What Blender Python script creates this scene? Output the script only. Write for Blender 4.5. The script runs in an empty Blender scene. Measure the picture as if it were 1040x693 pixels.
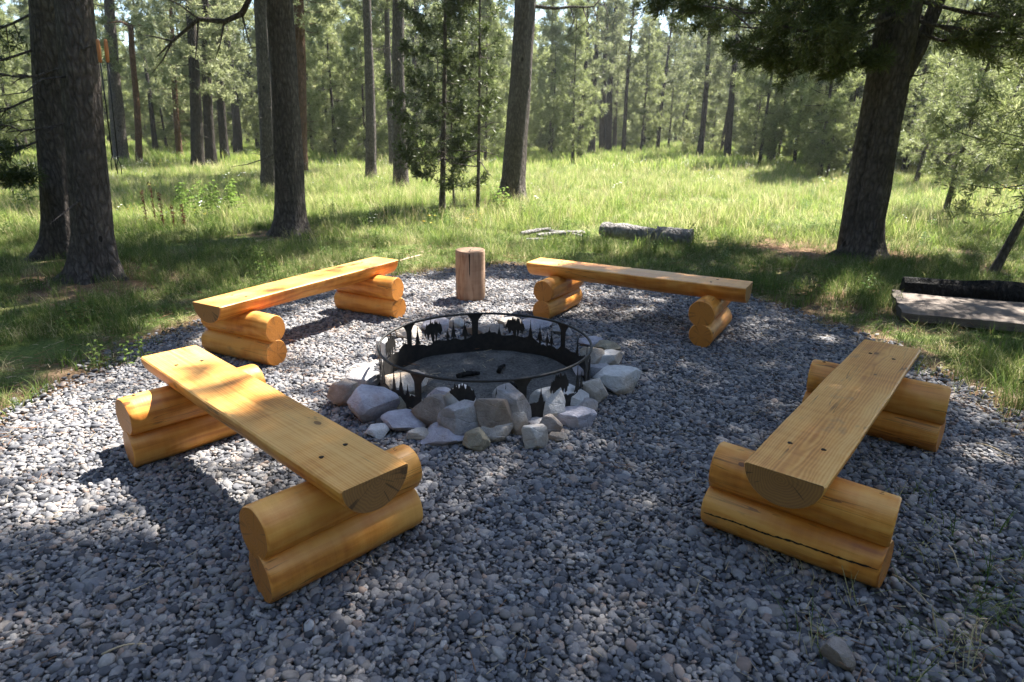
import bpy, math, random
import numpy as np
from mathutils import Matrix, Vector

R = math.radians
rng = np.random.default_rng(11)
random.seed(5)
scene = bpy.context.scene
COL = scene.collection

# ------------------------------------------------------------------ camera
FPX, CX, CY, CAM_H = 665.07, 520.0, 346.5, 1.6246
PITCH, ROLL = R(18.177), R(0.436)
cf = np.array([0, math.cos(PITCH), -math.sin(PITCH)])
cu0 = np.array([0, math.sin(PITCH), math.cos(PITCH)])
cx0 = np.array([1.0, 0, 0])
cxr = cx0 * math.cos(ROLL) + cu0 * math.sin(ROLL)
cur = cu0 * math.cos(ROLL) - cx0 * math.sin(ROLL)
cam_data = bpy.data.cameras.new('camera')
cam = bpy.data.objects.new('camera', cam_data)
COL.objects.link(cam)
M4 = Matrix.Identity(4)
for i in range(3):
    M4[i][0] = cxr[i]; M4[i][1] = cur[i]; M4[i][2] = -cf[i]
M4[2][3] = CAM_H
cam.matrix_world = M4
cam_data.sensor_width = 36.0
cam_data.lens = FPX / 1040.0 * 36.0
cam_data.clip_end = 2000
cam_data.dof.use_dof = True
cam_data.dof.focus_distance = 3.6
cam_data.dof.aperture_fstop = 4.0
scene.camera = cam


def at(px, py, z=0.0):
    """survey point: where the sight line of a measured spot meets height z"""
    d = cf * FPX + cxr * (px - CX) - cur * (py - CY)
    t = (z - CAM_H) / d[2]
    return np.array([0, 0, CAM_H]) + d * t


def at_y(px, py, y):
    d = cf * FPX + cxr * (px - CX) - cur * (py - CY)
    return np.array([0, 0, CAM_H]) + d * (y / d[1])


# ------------------------------------------------------------------ light
SUN_EL, SUN_AZ = R(57), R(44.5)          # azimuth measured from +X towards +Y
SUN = np.array([math.cos(SUN_EL) * math.cos(SUN_AZ), math.cos(SUN_EL) * math.sin(SUN_AZ), math.sin(SUN_EL)])
world = bpy.data.worlds.new('World')
scene.world = world
world.use_nodes = True
wn = world.node_tree
wn.nodes.clear()
sky = wn.nodes.new('ShaderNodeTexSky')
sky.sky_type = 'NISHITA'
sky.sun_disc = False
sky.sun_elevation = SUN_EL
sky.sun_rotation = math.pi / 2 - SUN_AZ
sky.dust_density = 0.7
sky.ozone_density = 2.2
bg = wn.nodes.new('ShaderNodeBackground')
bg.inputs[1].default_value = 0.075
wo = wn.nodes.new('ShaderNodeOutputWorld')
wn.links.new(sky.outputs[0], bg.inputs[0])
wn.links.new(bg.outputs[0], wo.inputs[0])
sl = bpy.data.lights.new('sun', 'SUN')
sl.energy = 5.0
sl.angle = R(0.53)
sl.color = (1.0, 0.95, 0.87)
so = bpy.data.objects.new('sun', sl)
COL.objects.link(so)
so.rotation_euler = Vector(SUN).to_track_quat('Z', 'Y').to_euler()
so.location = (20, 20, 30)
scene.view_settings.view_transform = 'Standard'
scene.view_settings.look = 'None'
scene.view_settings.gamma = 1
scene.view_settings.exposure = 2.35
cy_ = scene.cycles
cy_.max_bounces = 6
cy_.diffuse_bounces = 4
cy_.glossy_bounces = 2
cy_.transmission_bounces = 3
cy_.caustics_reflective = False
cy_.caustics_refractive = False


# ------------------------------------------------------------------ helpers
def tag(o, label=None, cat=None, group=None, kind=None):
    if label: o['label'] = label
    if cat: o['category'] = cat
    if group: o['group'] = group
    if kind: o['kind'] = kind
    return o


def empty(name, loc, rz=0.0):
    o = bpy.data.objects.new(name, None)
    COL.objects.link(o)
    o.location = loc
    o.rotation_euler = (0, 0, rz)
    o.empty_display_size = 0.2
    return o


def mesh(name, V, F, mats=None, smooth=True, sharp=None, attr=None, mi=None):
    """F is an (n,k) array or a list of index lists"""
    me = bpy.data.meshes.new(name)
    V = np.asarray(V, dtype=np.float32)
    if isinstance(F, np.ndarray):
        n, k = F.shape
        me.vertices.add(len(V)); me.vertices.foreach_set('co', V.ravel())
        me.loops.add(n * k); me.loops.foreach_set('vertex_index', F.astype(np.int32).ravel())
        me.polygons.add(n)
        me.polygons.foreach_set('loop_start', np.arange(0, n * k, k, dtype=np.int32))
        me.update(calc_edges=True)
    else:
        me.from_pydata([tuple(v) for v in V], [], [tuple(int(i) for i in f) for f in F])
        me.update()
    if attr is not None:
        for nm, (dom, arr) in attr.items():
            a = me.attributes.new(nm, 'FLOAT', dom)
            a.data.foreach_set('value', np.asarray(arr, dtype=np.float32))
    for m in (mats or []):
        me.materials.append(m)
    if mi is not None:
        me.polygons.foreach_set('material_index', np.asarray(mi, dtype=np.int32))
    if smooth:
        me.polygons.foreach_set('use_smooth', np.ones(len(me.polygons), dtype=bool))
        if sharp: me.set_sharp_from_angle(angle=sharp)
    me.validate()
    return me


def obj(name, me, parent=None, loc=None, rot=None):
    o = bpy.data.objects.new(name, me)
    COL.objects.link(o)
    if parent is not None: o.parent = parent
    if loc is not None: o.location = loc
    if rot is not None: o.rotation_euler = rot
    return o


def join(parts):
    """merge (V,F) pieces of equal face arity"""
    Vs, Fs, n = [], [], 0
    for V, F in parts:
        Vs.append(V); Fs.append(np.asarray(F) + n); n += len(V)
    return np.vstack(Vs), np.vstack(Fs)


def tube(path, rad, seg=8, cap=True, wob=0.0):
    """tapered tube of quads along a path"""
    P = np.asarray(path, float); n = len(P)
    rad = np.broadcast_to(np.asarray(rad, float), (n,))
    T = np.gradient(P, axis=0); T /= np.linalg.norm(T, axis=1)[:, None] + 1e-9
    ref = np.array([0, 0, 1.0]) if abs(T[0][2]) < 0.8 else np.array([1.0, 0, 0])
    A = np.cross(T, ref); A /= np.linalg.norm(A, axis=1)[:, None] + 1e-9
    B = np.cross(T, A)
    th = np.linspace(0, 2 * np.pi, seg, endpoint=False)
    rr = rad[:, None] * (1 + wob * rng.normal(size=(n, seg)))
    V = P[:, None, :] + rr[..., None] * (np.cos(th)[None, :, None] * A[:, None, :] + np.sin(th)[None, :, None] * B[:, None, :])
    V = V.reshape(-1, 3)
    i = np.arange(n - 1)[:, None] * seg; j = np.arange(seg)[None, :]; k = (j + 1) % seg
    F = np.stack([i + j, i + k, i + seg + k, i + seg + j], -1).reshape(-1, 4)
    if cap:
        m = len(V)
        V = np.vstack([V, P[0], P[-1]])
        jj = np.arange(0, seg, 2)
        c0 = np.stack([np.full_like(jj, m), (jj + 2) % seg, (jj + 1) % seg, jj], -1)
        c1 = np.stack([np.full_like(jj, m + 1), (n - 1) * seg + jj, (n - 1) * seg + (jj + 1) % seg, (n - 1) * seg + (jj + 2) % seg], -1)
        F = np.vstack([F, c0, c1])
    return V, F


def vnoise(p, seed=0):
    """cheap smooth pseudo noise in -1..1 for arrays of points"""
    r = np.random.default_rng(seed)
    out = np.zeros(len(p))
    for k in range(6):
        w = r.normal(size=p.shape[1]) ; ph = r.uniform(0, 6.28)
        out += np.sin(p @ w * (1 + 0.5 * k) + ph) / (1 + 0.4 * k)
    return out / 3.0


# ------------------------------------------------------------------ material kit
class NT:
    def __init__(self, name):
        self.m = bpy.data.materials.new(name); self.m.use_nodes = True
        self.t = self.m.node_tree; self.t.nodes.clear()
        self.out = self.t.nodes.new('ShaderNodeOutputMaterial')

    def n(self, typ, props=None, **inp):
        nd = self.t.nodes.new('ShaderNode' + typ)
        for k, v in (props or {}).items(): setattr(nd, k, v)
        for k, v in inp.items():
            key = int(k[1:]) if k[0] == 'i' and k[1:].isdigit() else k.replace('_', ' ')
            s = nd.inputs[key]
            if isinstance(v, bpy.types.NodeSocket): self.t.links.new(v, s)
            else: s.default_value = v
        return nd

    def math(self, op, a, b=0.0, c=0.0):
        return self.n('Math', {'operation': op}, i0=a, i1=b, i2=c).outputs[0]

    def ramp(self, fac, stops, interp='LINEAR'):
        nd = self.t.nodes.new('ShaderNodeValToRGB'); cr = nd.color_ramp; cr.interpolation = interp
        while len(cr.elements) < len(stops): cr.elements.new(0.5)
        for e, (p, c) in zip(cr.elements, stops):
            e.position = p; e.color = (*c, 1) if len(c) == 3 else c
        self.t.links.new(fac, nd.inputs[0])
        return nd.outputs[0]

    def mix(self, fac, a, b, typ='MIX'):
        nd = self.t.nodes.new('ShaderNodeMix'); nd.data_type = 'RGBA'; nd.blend_type = typ
        for s, v in ((0, fac), (6, a), (7, b)):
            if isinstance(v, bpy.types.NodeSocket): self.t.links.new(v, nd.inputs[s])
            elif s == 0: nd.inputs[s].default_value = v
            else: nd.inputs[s].default_value = (*v, 1) if len(v) == 3 else v
        return nd.outputs[2]

    def noise(self, vec, scale, detail=4, rough=0.55, w=None, dist=0.0):
        nd = self.n('TexNoise', {'noise_dimensions': '4D' if w is not None else '3D'}, Scale=scale, Detail=detail, Roughness=rough, Distortion=dist)
        if vec is not None: self.t.links.new(vec, nd.inputs['Vector'])
        if w is not None: self.t.links.new(w, nd.inputs['W'])
        return nd.outputs[0]

    def mapping(self, vec, scale=(1, 1, 1), loc=(0, 0, 0)):
        return self.n('Mapping', None, Vector=vec, Scale=scale, Location=loc).outputs[0]

    def surf(self, col, rough=0.6, bump=None, bstr=0.3, bdist=0.01, spec=0.3, coat=0.0, metal=0.0):
        p = self.n('BsdfPrincipled')
        for k, v in (('Base Color', col), ('Roughness', rough), ('Specular IOR Level', spec), ('Coat Weight', coat), ('Metallic', metal)):
            if isinstance(v, bpy.types.NodeSocket): self.t.links.new(v, p.inputs[k])
            else: p.inputs[k].default_value = (*v, 1) if isinstance(v, tuple) and len(v) == 3 else v
        if coat: p.inputs['Coat Roughness'].default_value = 0.3
        if bump is not None:
            b = self.n('Bump', None, Strength=bstr, Distance=bdist, Height=bump)
            self.t.links.new(b.outputs[0], p.inputs['Normal'])
        self.t.links.new(p.outputs[0], self.out.inputs[0])
        return self.m

    def leaf(self, col, trans=0.4, tcol=None, rough=0.42, spec=0.5):
        d = self.n('BsdfPrincipled', None, Roughness=rough)
        d.inputs['Specular IOR Level'].default_value = spec
        self.t.links.new(col, d.inputs['Base Color'])
        tr = self.n('BsdfTranslucent')
        self.t.links.new(tcol or col, tr.inputs[0])
        mx = self.n('MixShader', None, Fac=trans)
        self.t.links.new(d.outputs[0], mx.inputs[1]); self.t.links.new(tr.outputs[0], mx.inputs[2])
        self.t.links.new(mx.outputs[0], self.out.inputs[0])
        return self.m

    def rnd(self):
        return self.n('ObjectInfo').outputs['Random']

    def oc(self):
        return self.n('TexCoord').outputs['Object']

    def at(self, name):
        return self.n('Attribute', {'attribute_name': name}).outputs['Fac']


def wood_material(name, light, mid, dark, coat=0.25, rough=0.42, crack=1.0, end_tint=None):
    k = NT(name)
    co = k.oc(); rn = k.rnd(); w = k.math('MULTIPLY', rn, 40.0)
    sep = k.n('SeparateXYZ', None, Vector=co)
    X, Y, Z = sep.outputs
    warp = k.noise(k.mapping(co, (1.3, 5, 5)), 1.0, 3, w=w)
    wv = k.math('MULTIPLY_ADD', warp, 0.075, -0.037)
    y2 = k.math('ADD', Y, wv); z2 = k.math('ADD', Z, k.math('MULTIPLY_ADD', warp, -0.06, 0.045))
    r = k.math('SQRT', k.math('ADD', k.math('MULTIPLY', y2, y2), k.math('MULTIPLY', z2, z2)))
    ring = k.math('SINE', k.math('MULTIPLY', r, 2 * math.pi / 0.0105))
    ring = k.math('MULTIPLY_ADD', ring, 0.5, 0.5)
    fine = k.noise(k.mapping(co, (2.2, 60, 60)), 1.0, 4, w=w)
    blot = k.noise(k.mapping(co, (2.5, 7, 7)), 1.0, 4, w=w)
    big = k.noise(k.mapping(co, (1.6, 4, 4)), 1.0, 2, w=w)
    saw = k.noise(k.mapping(co, (26, 3.0, 3.0)), 1.0, 3, w=w)
    f = k.math('ADD', k.math('MULTIPLY', ring, 0.13), k.math('ADD', k.math('MULTIPLY', fine, 0.34), k.math('ADD', k.math('MULTIPLY', blot, 0.45), k.math('MULTIPLY_ADD', big, 0.4, k.math('MULTIPLY_ADD', saw, 0.22, -0.2)))))
    col = k.ramp(f, [(0.40, dark), (0.555, mid), (0.72, light)])
    # thin drying checks that run with the grain
    cn = k.noise(k.mapping(co, (0.9, 22, 22)), 1.0, 2, w=w)
    cm = k.ramp(k.noise(k.mapping(co, (2.0, 4, 4)), 1.3, 2, w=w), [(0.5, (0, 0, 0)), (0.6, (1, 1, 1))])
    cl = k.math('LESS_THAN', k.math('ABSOLUTE', k.math('SUBTRACT', cn, 0.5)), 0.006)
    col = k.mix(k.math('MULTIPLY', k.math('MULTIPLY', cl, cm), 0.7), col, (0.09, 0.04, 0.015))
    # knots
    vo = k.n('TexVoronoi', {'voronoi_dimensions': '4D'}, Vector=k.mapping(co, (4.2, 7.5, 7.5)), W=w, Scale=1.0)
    kn = k.math('LESS_THAN', k.math('ADD', vo.outputs['Distance'], k.math('MULTIPLY', fine, 0.05)), 0.125)
    halo = k.ramp(vo.outputs['Distance'], [(0.1, (1, 1, 1)), (0.3, (0, 0, 0))])
    col = k.mix(k.math('MULTIPLY', halo, 0.3), col, tuple(c * 0.55 for c in dark))
    col = k.mix(k.math('MULTIPLY', kn, 0.75), col, (0.10, 0.04, 0.015))
    # grey weathering smudges
    sm = k.ramp(k.noise(k.mapping(co, (3, 5, 5)), 1.6, 5, 0.65, w=w), [(0.6, (0, 0, 0)), (0.72, (1, 1, 1))])
    col = k.mix(k.math('MULTIPLY', sm, 0.5), col, (0.20, 0.14, 0.095))
    # end grain: browner, with radial checks
    nrm = k.n('SeparateXYZ', None, Vector=k.n('TexCoord').outputs['Normal'])
    end = k.math('GREATER_THAN', k.math('ABSOLUTE', nrm.outputs[0]), 0.75)
    ang = k.math('ARCTAN2', Z, Y)
    ch = k.n('Combine' + 'XYZ', None, X=k.math('MULTIPLY', ang, 5.0), Y=k.math('MULTIPLY', r, 5.0), Z=w)
    chk = k.ramp(k.noise(ch.outputs[0], 1.0, 2), [(0.365, (1, 1, 1)), (0.39, (0, 0, 0))])
    ringc = k.ramp(k.math('ADD', k.math('MULTIPLY', ring, 0.5), k.math('MULTIPLY', blot, 0.6)), [(0.2, tuple(c * 0.55 for c in dark)), (0.9, tuple(c * 0.8 for c in mid))])
    if end_tint: ringc = k.mix(0.6, ringc, end_tint)
    ecol = k.mix(k.math('MULTIPLY', chk, 0.75 * crack), ringc, (0.07, 0.04, 0.022))
    col = k.mix(end, col, ecol)
    bmp = k.math('ADD', k.math('MULTIPLY', fine, 0.5), k.math('ADD', k.math('MULTIPLY', blot, 1.2), k.math('MULTIPLY', kn, -0.3)))
    rgh = k.math('MULTIPLY_ADD', blot, 0.35, rough - 0.17)
    return k.surf(col, rgh, k.math('ADD', bmp, k.math('MULTIPLY', saw, 0.7)), 0.5, 0.008, 0.4, coat)


def bark_material(name, lo, hi, sc=1.0):
    k = NT(name)
    co = k.oc(); w = k.math('MULTIPLY', k.rnd(), 30.0)
    dist = k.n('Mix', {'data_type': 'VECTOR'})
    nz = k.n('TexNoise', {'noise_dimensions': '4D'}, Vector=k.mapping(co, (6 * sc, 6 * sc, 2.5 * sc)), W=w, Scale=1.0, Detail=4.0)
    add = k.n('VectorMath', {'operation': 'MULTIPLY_ADD'}, i0=nz.outputs['Color'], i1=(0.12, 0.12, 0.2), i2=co)
    vo = k.n('TexVoronoi', {'feature': 'DISTANCE_TO_EDGE'}, Vector=k.mapping(add.outputs[0], (21 * sc, 21 * sc, 6.5 * sc)), Scale=1.0)
    plate = k.ramp(vo.outputs['Distance'], [(0.0, (0, 0, 0)), (0.3, (1, 1, 1))])
    n2 = k.noise(k.mapping(co, (34 * sc, 34 * sc, 16 * sc)), 1.0, 7, 0.7, w=w)
    n3 = k.noise(k.mapping(co, (4, 4, 1.4)), 1.0, 5, 0.65, w=w)
    n4 = k.noise(k.mapping(co, (7, 7, 26)), 1.0, 4, 0.6, w=w)
    f = k.math('ADD', k.math('MULTIPLY', plate, 0.16), k.math('ADD', k.math('MULTIPLY', n2, 0.55), k.math('ADD', k.math('MULTIPLY', n3, 0.35), k.math('MULTIPLY', n4, 0.2))))
    mid = tuple(a + (b - a) * 0.4 for a, b in zip(lo, hi))
    col = k.ramp(f, [(0.42, lo), (0.68, mid), (0.92, hi)])
    lic = k.ramp(k.noise(k.mapping(co, (5, 5, 5)), 2.0, 6, 0.7, w=w), [(0.6, (0, 0, 0)), (0.68, (1, 1, 1))])
    col = k.mix(k.math('MULTIPLY', lic, 0.25), col, tuple(x * 0.75 for x in hi))
    kv = k.n('TexVoronoi', {'voronoi_dimensions': '4D'}, Vector=k.mapping(co, (4.5, 4.5, 2.6)), W=w, Scale=1.0)
    col = k.mix(k.math('MULTIPLY', k.math('LESS_THAN', kv.outputs['Distance'], 0.13), 0.8), col, tuple(x * 0.4 for x in lo))
    h = k.math('ADD', k.math('MULTIPLY', plate, 0.35), k.math('MULTIPLY', n2, 0.8))
    return k.surf(col, 0.9, h, 1.0, 0.05, 0.15)


def stone_material(name, a, b, c):
    k = NT(name)
    co = k.oc(); w = k.math('MULTIPLY', k.rnd(), 50.0)
    n1 = k.noise(co, 9.0, 6, 0.65, w=w)
    n2 = k.noise(co, 45.0, 5, 0.7, w=w)
    n3 = k.noise(co, 3.5, 3, 0.5, w=w)
    col = k.ramp(k.math('ADD', k.math('MULTIPLY', n1, 0.6), k.math('MULTIPLY', n2, 0.4)), [(0.33, a), (0.52, b), (0.68, c)])
    col = k.mix(k.ramp(n3, [(0.5, (0, 0, 0)), (0.66, (0.55, 0.55, 0.55))]), col, tuple(x * f for x, f in zip(b, (0.95, 0.7, 0.45))))
    vn = k.n('TexVoronoi', {'feature': 'DISTANCE_TO_EDGE'}, Vector=k.mapping(co, (9, 9, 14)), Scale=1.0)
    cr = k.ramp(vn.outputs['Distance'], [(0.0, (0, 0, 0)), (0.05, (1, 1, 1))])
    h = k.math('ADD', k.math('MULTIPLY', n1, 1.0), k.math('ADD', k.math('MULTIPLY', n2, 0.5), k.math('MULTIPLY', cr, 0.12)))
    return k.surf(col, 0.85, h, 0.8, 0.02, 0.25)


M = {}
M['bench'] = wood_material('honey_pine', (0.81, 0.45, 0.14), (0.70, 0.32, 0.076), (0.50, 0.185, 0.038), 0.15, 0.5, 1.0, (0.21, 0.125, 0.06))
M['log'] = wood_material('honey_pine_log', (0.79, 0.395, 0.095), (0.68, 0.275, 0.047), (0.46, 0.15, 0.024), 0.15, 0.48, 0.5, (0.62, 0.235, 0.04))
M['stump'] = wood_material('brown_stump', (0.40, 0.28, 0.19), (0.29, 0.185, 0.12), (0.15, 0.09, 0.055), 0.0, 0.85)
M['grey_wood'] = wood_material('grey_wood', (0.20, 0.165, 0.138), (0.125, 0.10, 0.083), (0.05, 0.04, 0.033), 0.0, 0.9)
M['hole'] = NT('bolt_dark').surf((0.02, 0.014, 0.01), 0.8)
M['bark'] = bark_material('pine_bark', (0.034, 0.028, 0.025), (0.27, 0.23, 0.205))
M['bark_far'] = bark_material('far_bark', (0.022, 0.018, 0.015), (0.11, 0.092, 0.078), 0.6)
M['bark_red'] = bark_material('reddish_bark', (0.05, 0.028, 0.018), (0.26, 0.15, 0.09), 0.7)
M['char'] = bark_material('charred_wood', (0.006, 0.006, 0.006), (0.04, 0.038, 0.036), 1.2)
M['old_log'] = bark_material('grey_log_bark', (0.11, 0.10, 0.095), (0.50, 0.48, 0.46), 0.9)
k = NT('fire_ring_steel'); nz = k.noise(k.oc(), 30, 4)
M['steel'] = k.surf(k.ramp(nz, [(0.35, (0.012, 0.012, 0.012)), (0.75, (0.035, 0.03, 0.027))]), 0.55, nz, 0.1, 0.003, 0.4)
k = NT('rod_steel'); M['rod'] = k.surf((0.03, 0.03, 0.03), 0.4, metal=0.6)
k = NT('orange_handle'); M['handle'] = k.surf(k.ramp(k.noise(k.mapping(k.oc(), (40, 40, 4)), 1.0), [(0.3, (0.42, 0.15, 0.05)), (0.7, (0.6, 0.26, 0.10))]), 0.5)
M['st_grey'] = stone_material('grey_granite', (0.201, 0.195, 0.201), (0.342, 0.330, 0.336), (0.507, 0.490, 0.484))
M['st_lav'] = stone_material('lavender_stone', (0.248, 0.236, 0.266), (0.401, 0.384, 0.425), (0.566, 0.549, 0.590))
M['st_tan'] = stone_material('tan_stone', (0.260, 0.230, 0.195), (0.425, 0.378, 0.330), (0.578, 0.531, 0.472))
M['st_brown'] = stone_material('brown_stone', (0.177, 0.147, 0.130), (0.295, 0.254, 0.224), (0.437, 0.389, 0.354))
M['st_olive'] = stone_material('olive_stone', (0.177, 0.159, 0.118), (0.295, 0.266, 0.201), (0.425, 0.389, 0.307))
M['st_pale'] = stone_material('pale_stone', (0.378, 0.366, 0.354), (0.531, 0.513, 0.496), (0.684, 0.667, 0.649))


def foliage_material(name, c_dark, c_mid, c_light, trans=0.42):
    k = NT(name)
    f = k.math('ADD', k.math('MULTIPLY', k.at('rnd'), 0.75), k.math('MULTIPLY', k.rnd(), 0.25))
    col = k.ramp(f, [(0.0, c_dark), (0.5, c_mid), (0.93, c_light), (1.0, tuple(0.8 * x for x in (0.22, 0.16, 0.08)))])
    return k.leaf(col, trans, None, 0.45, 0.35)


M['needles'] = foliage_material('pine_needles', (0.03, 0.045, 0.014), (0.065, 0.088, 0.028), (0.10, 0.125, 0.042), 0.35)
M['needles_mid'] = foliage_material('sapling_needles', (0.03, 0.045, 0.014), (0.075, 0.10, 0.03), (0.14, 0.165, 0.06), 0.42)
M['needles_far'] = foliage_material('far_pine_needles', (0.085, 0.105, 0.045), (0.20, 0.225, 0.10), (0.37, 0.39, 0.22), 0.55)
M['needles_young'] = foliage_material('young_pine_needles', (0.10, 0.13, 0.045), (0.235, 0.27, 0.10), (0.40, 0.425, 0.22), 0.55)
M['needles_dry'] = foliage_material('dry_pine_needles', (0.12, 0.045, 0.02), (0.22, 0.09, 0.045), (0.30, 0.15, 0.08), 0.4)


def grass_material(name, cols, trans=0.45):
    k = NT(name)
    f = k.math('ADD', k.math('MULTIPLY', k.at('rnd'), 0.6), k.math('MULTIPLY', k.rnd(), 0.4))
    n = len(cols)
    col = k.ramp(f, [(0.08 + 0.84 * i / (n - 1), c) for i, c in enumerate(cols)])
    return k.leaf(col, trans, None, 0.6, 0.2)


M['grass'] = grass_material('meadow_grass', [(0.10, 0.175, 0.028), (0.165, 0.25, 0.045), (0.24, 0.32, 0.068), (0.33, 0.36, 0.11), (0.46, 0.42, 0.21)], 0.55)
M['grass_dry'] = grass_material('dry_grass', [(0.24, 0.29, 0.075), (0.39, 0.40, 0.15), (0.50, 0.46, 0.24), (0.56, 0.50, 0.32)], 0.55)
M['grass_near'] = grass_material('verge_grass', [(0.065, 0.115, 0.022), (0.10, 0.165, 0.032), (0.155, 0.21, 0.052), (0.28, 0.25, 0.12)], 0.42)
M['forb'] = grass_material('broad_leaves', [(0.09, 0.15, 0.03), (0.14, 0.22, 0.04), (0.20, 0.27, 0.06)], 0.4)
M['weed'] = grass_material('meadow_weeds', [(0.06, 0.11, 0.025), (0.10, 0.16, 0.035), (0.17, 0.22, 0.06)], 0.4)
M['seed_stem'] = grass_material('seed_stems', [(0.26, 0.20, 0.10), (0.38, 0.30, 0.17), (0.48, 0.42, 0.27)], 0.4)
M['dock'] = grass_material('dry_dock', [(0.09, 0.038, 0.02), (0.14, 0.06, 0.032), (0.2, 0.10, 0.055)], 0.2)
M['straw'] = NT('straw').surf((0.42, 0.34, 0.22), 0.8)
M['dock_plain'] = NT('brown_needles').surf((0.22, 0.12, 0.065), 0.85)
M['white_petal'] = NT('white_petal').surf((0.75, 0.75, 0.7), 0.7)
M['yellow_petal'] = NT('yellow_petal').surf((0.7, 0.5, 0.06), 0.7)

# ------------------------------------------------------------------ pebbles / ground
GRAVEL = [at(*p)[:2] for p in [(-160, 470), (0, 437), (60, 404), (110, 378), (165, 352), (215, 332), (285, 302), (345, 287),
                               (405, 284), (455, 277), (510, 273), (560, 277), (640, 285), (705, 298), (770, 312), (830, 332),
                               (885, 356), (940, 384), (1000, 418), (1060, 455)]]
GRAVEL += [np.array(p) for p in [(2.75, 2.6), (2.25, 1.9), (1.65, 1.45), (1.5, 0.7), (-3.6, 0.7), (-4.0, 2.4)]]
GRAVEL = np.array(GRAVEL)


def poly_dist(P, poly):
    """signed distance (positive inside) of points to a polygon"""
    inside = np.zeros(len(P), bool); best = np.full(len(P), 1e9)
    n = len(poly)
    for i in range(n):
        a, b = poly[i], poly[(i + 1) % n]
        c = ((a[1] > P[:, 1]) != (b[1] > P[:, 1])) & (P[:, 0] < (b[0] - a[0]) * (P[:, 1] - a[1]) / (b[1] - a[1] + 1e-12) + a[0])
        inside ^= c
        ab = b - a; t = np.clip(((P - a) @ ab) / (ab @ ab), 0, 1)
        best = np.minimum(best, np.linalg.norm(P - (a + t[:, None] * ab), axis=1))
    return np.where(inside, best, -best)


def gravel_in(P):
    return poly_dist(P, GRAVEL) + 0.12 * vnoise(P * 2.3, 3) + 0.06 * vnoise(P * 9, 4)


def gz(P):
    d = np.clip((-poly_dist(P, GRAVEL) - 0.2) / 3.0, 0, 1)
    return d * (0.035 * vnoise(P * 0.9, 7) + 0.06 * vnoise(P * 0.25, 8)) - 0.01 * d


TREE_BASES = []        # filled below, used for litter
T_at = {n: at(*p) for n, p in dict(t1=(99, 282), t1b=(62, 262), t2=(297, 238), t8=(871, 260)).items()}

s = np.concatenate([-np.geomspace(400, 12.5, 26), np.linspace(-12, 12, 97), np.geomspace(12.5, 400, 26)])
t = np.concatenate([[-60, -20, -8, -4], np.linspace(-2, 24, 105), np.geomspace(24.6, 600, 34)])
GX, GY = np.meshgrid(s, t, indexing='ij')
GP = np.stack([GX.ravel(), GY.ravel()], -1)
z = gz(GP)
i = np.arange(len(s) - 1)[:, None] * len(t); j = np.arange(len(t) - 1)[None, :]
F = np.stack([i + j, i + len(t) + j, i + len(t) + j + 1, i + j + 1], -1).reshape(-1, 4)
lit = np.zeros(len(GP))
for p, r in ((T_at['t1'], 0.9), (T_at['t2'], 0.5), (T_at['t8'], 1.3), (at(800, 252), 0.9), (at(20, 240), 0.6), (at(880, 300), 0.8)):
    lit = np.maximum(lit, np.exp(-((GP - p[:2]) ** 2).sum(1) / r ** 2))
lit = np.maximum(lit, np.clip(1.1 - np.abs(poly_dist(GP, GRAVEL)) / 0.45, 0, 1) * 0.85)
k = NT('forest_floor')
pos = k.n('NewGeometry').outputs['Position']
n1 = k.noise(pos, 2.2, 6, 0.65); n2 = k.noise(pos, 38, 5, 0.7); n3 = k.noise(pos, 0.45, 3)
soil = k.ramp(n2, [(0.3, (0.045, 0.032, 0.02)), (0.5, (0.12, 0.085, 0.052)), (0.7, (0.24, 0.18, 0.115))])
green = k.ramp(n2, [(0.3, (0.035, 0.055, 0.014)), (0.52, (0.085, 0.12, 0.03)), (0.72, (0.20, 0.20, 0.075))])
fac = k.math('SUBTRACT', k.math('MULTIPLY_ADD', n1, 1.4, -0.12), k.math('MULTIPLY', k.at('litter'), 0.9))
gcol = k.mix(k.ramp(fac, [(0.3, (0, 0, 0)), (0.55, (1, 1, 1))]), soil, green)
red = k.mix(0.5, soil, (0.20, 0.10, 0.055))
gcol = k.mix(k.math('MULTIPLY', k.at('litter'), 0.75), gcol, red)
M['ground'] = k.surf(gcol, 0.95, n2, 0.6, 0.03, 0.1)
ground = obj('ground', mesh('ground', np.column_stack([GP, z]), F, [M['ground']], attr={'litter': ('POINT', lit)}))
tag(ground, kind='structure')

# gravel bed: sheet just above the soil, the loose stones lie on it
k = NT('gravel_bed'); pos = k.n('NewGeometry').outputs['Position']
vo = k.n('TexVoronoi', None, Vector=pos, Scale=45.0)
col = k.ramp(k.n('SeparateColor', None, Color=vo.outputs['Color']).outputs[0], [(0.1, (0.03, 0.03, 0.032)), (0.9, (0.09, 0.088, 0.086))])  # dark bed colour deepens the shade in gaps between stones
M['bed'] = k.surf(col, 0.9, vo.outputs['Distance'], 0.8, 0.02, 0.2)
ins = GRAVEL + (GRAVEL.mean(0) - GRAVEL) * 0.035
bedV = np.column_stack([ins, np.full(len(ins), 0.006)])
bed = obj('gravel_path', mesh('gravel_path', bedV, [list(range(len(ins)))[::-1]], [M['bed']], smooth=False))
if bed.data.polygons[0].normal.z < 0:
    bed.data.flip_normals()
tag(bed, kind='structure')


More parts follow.
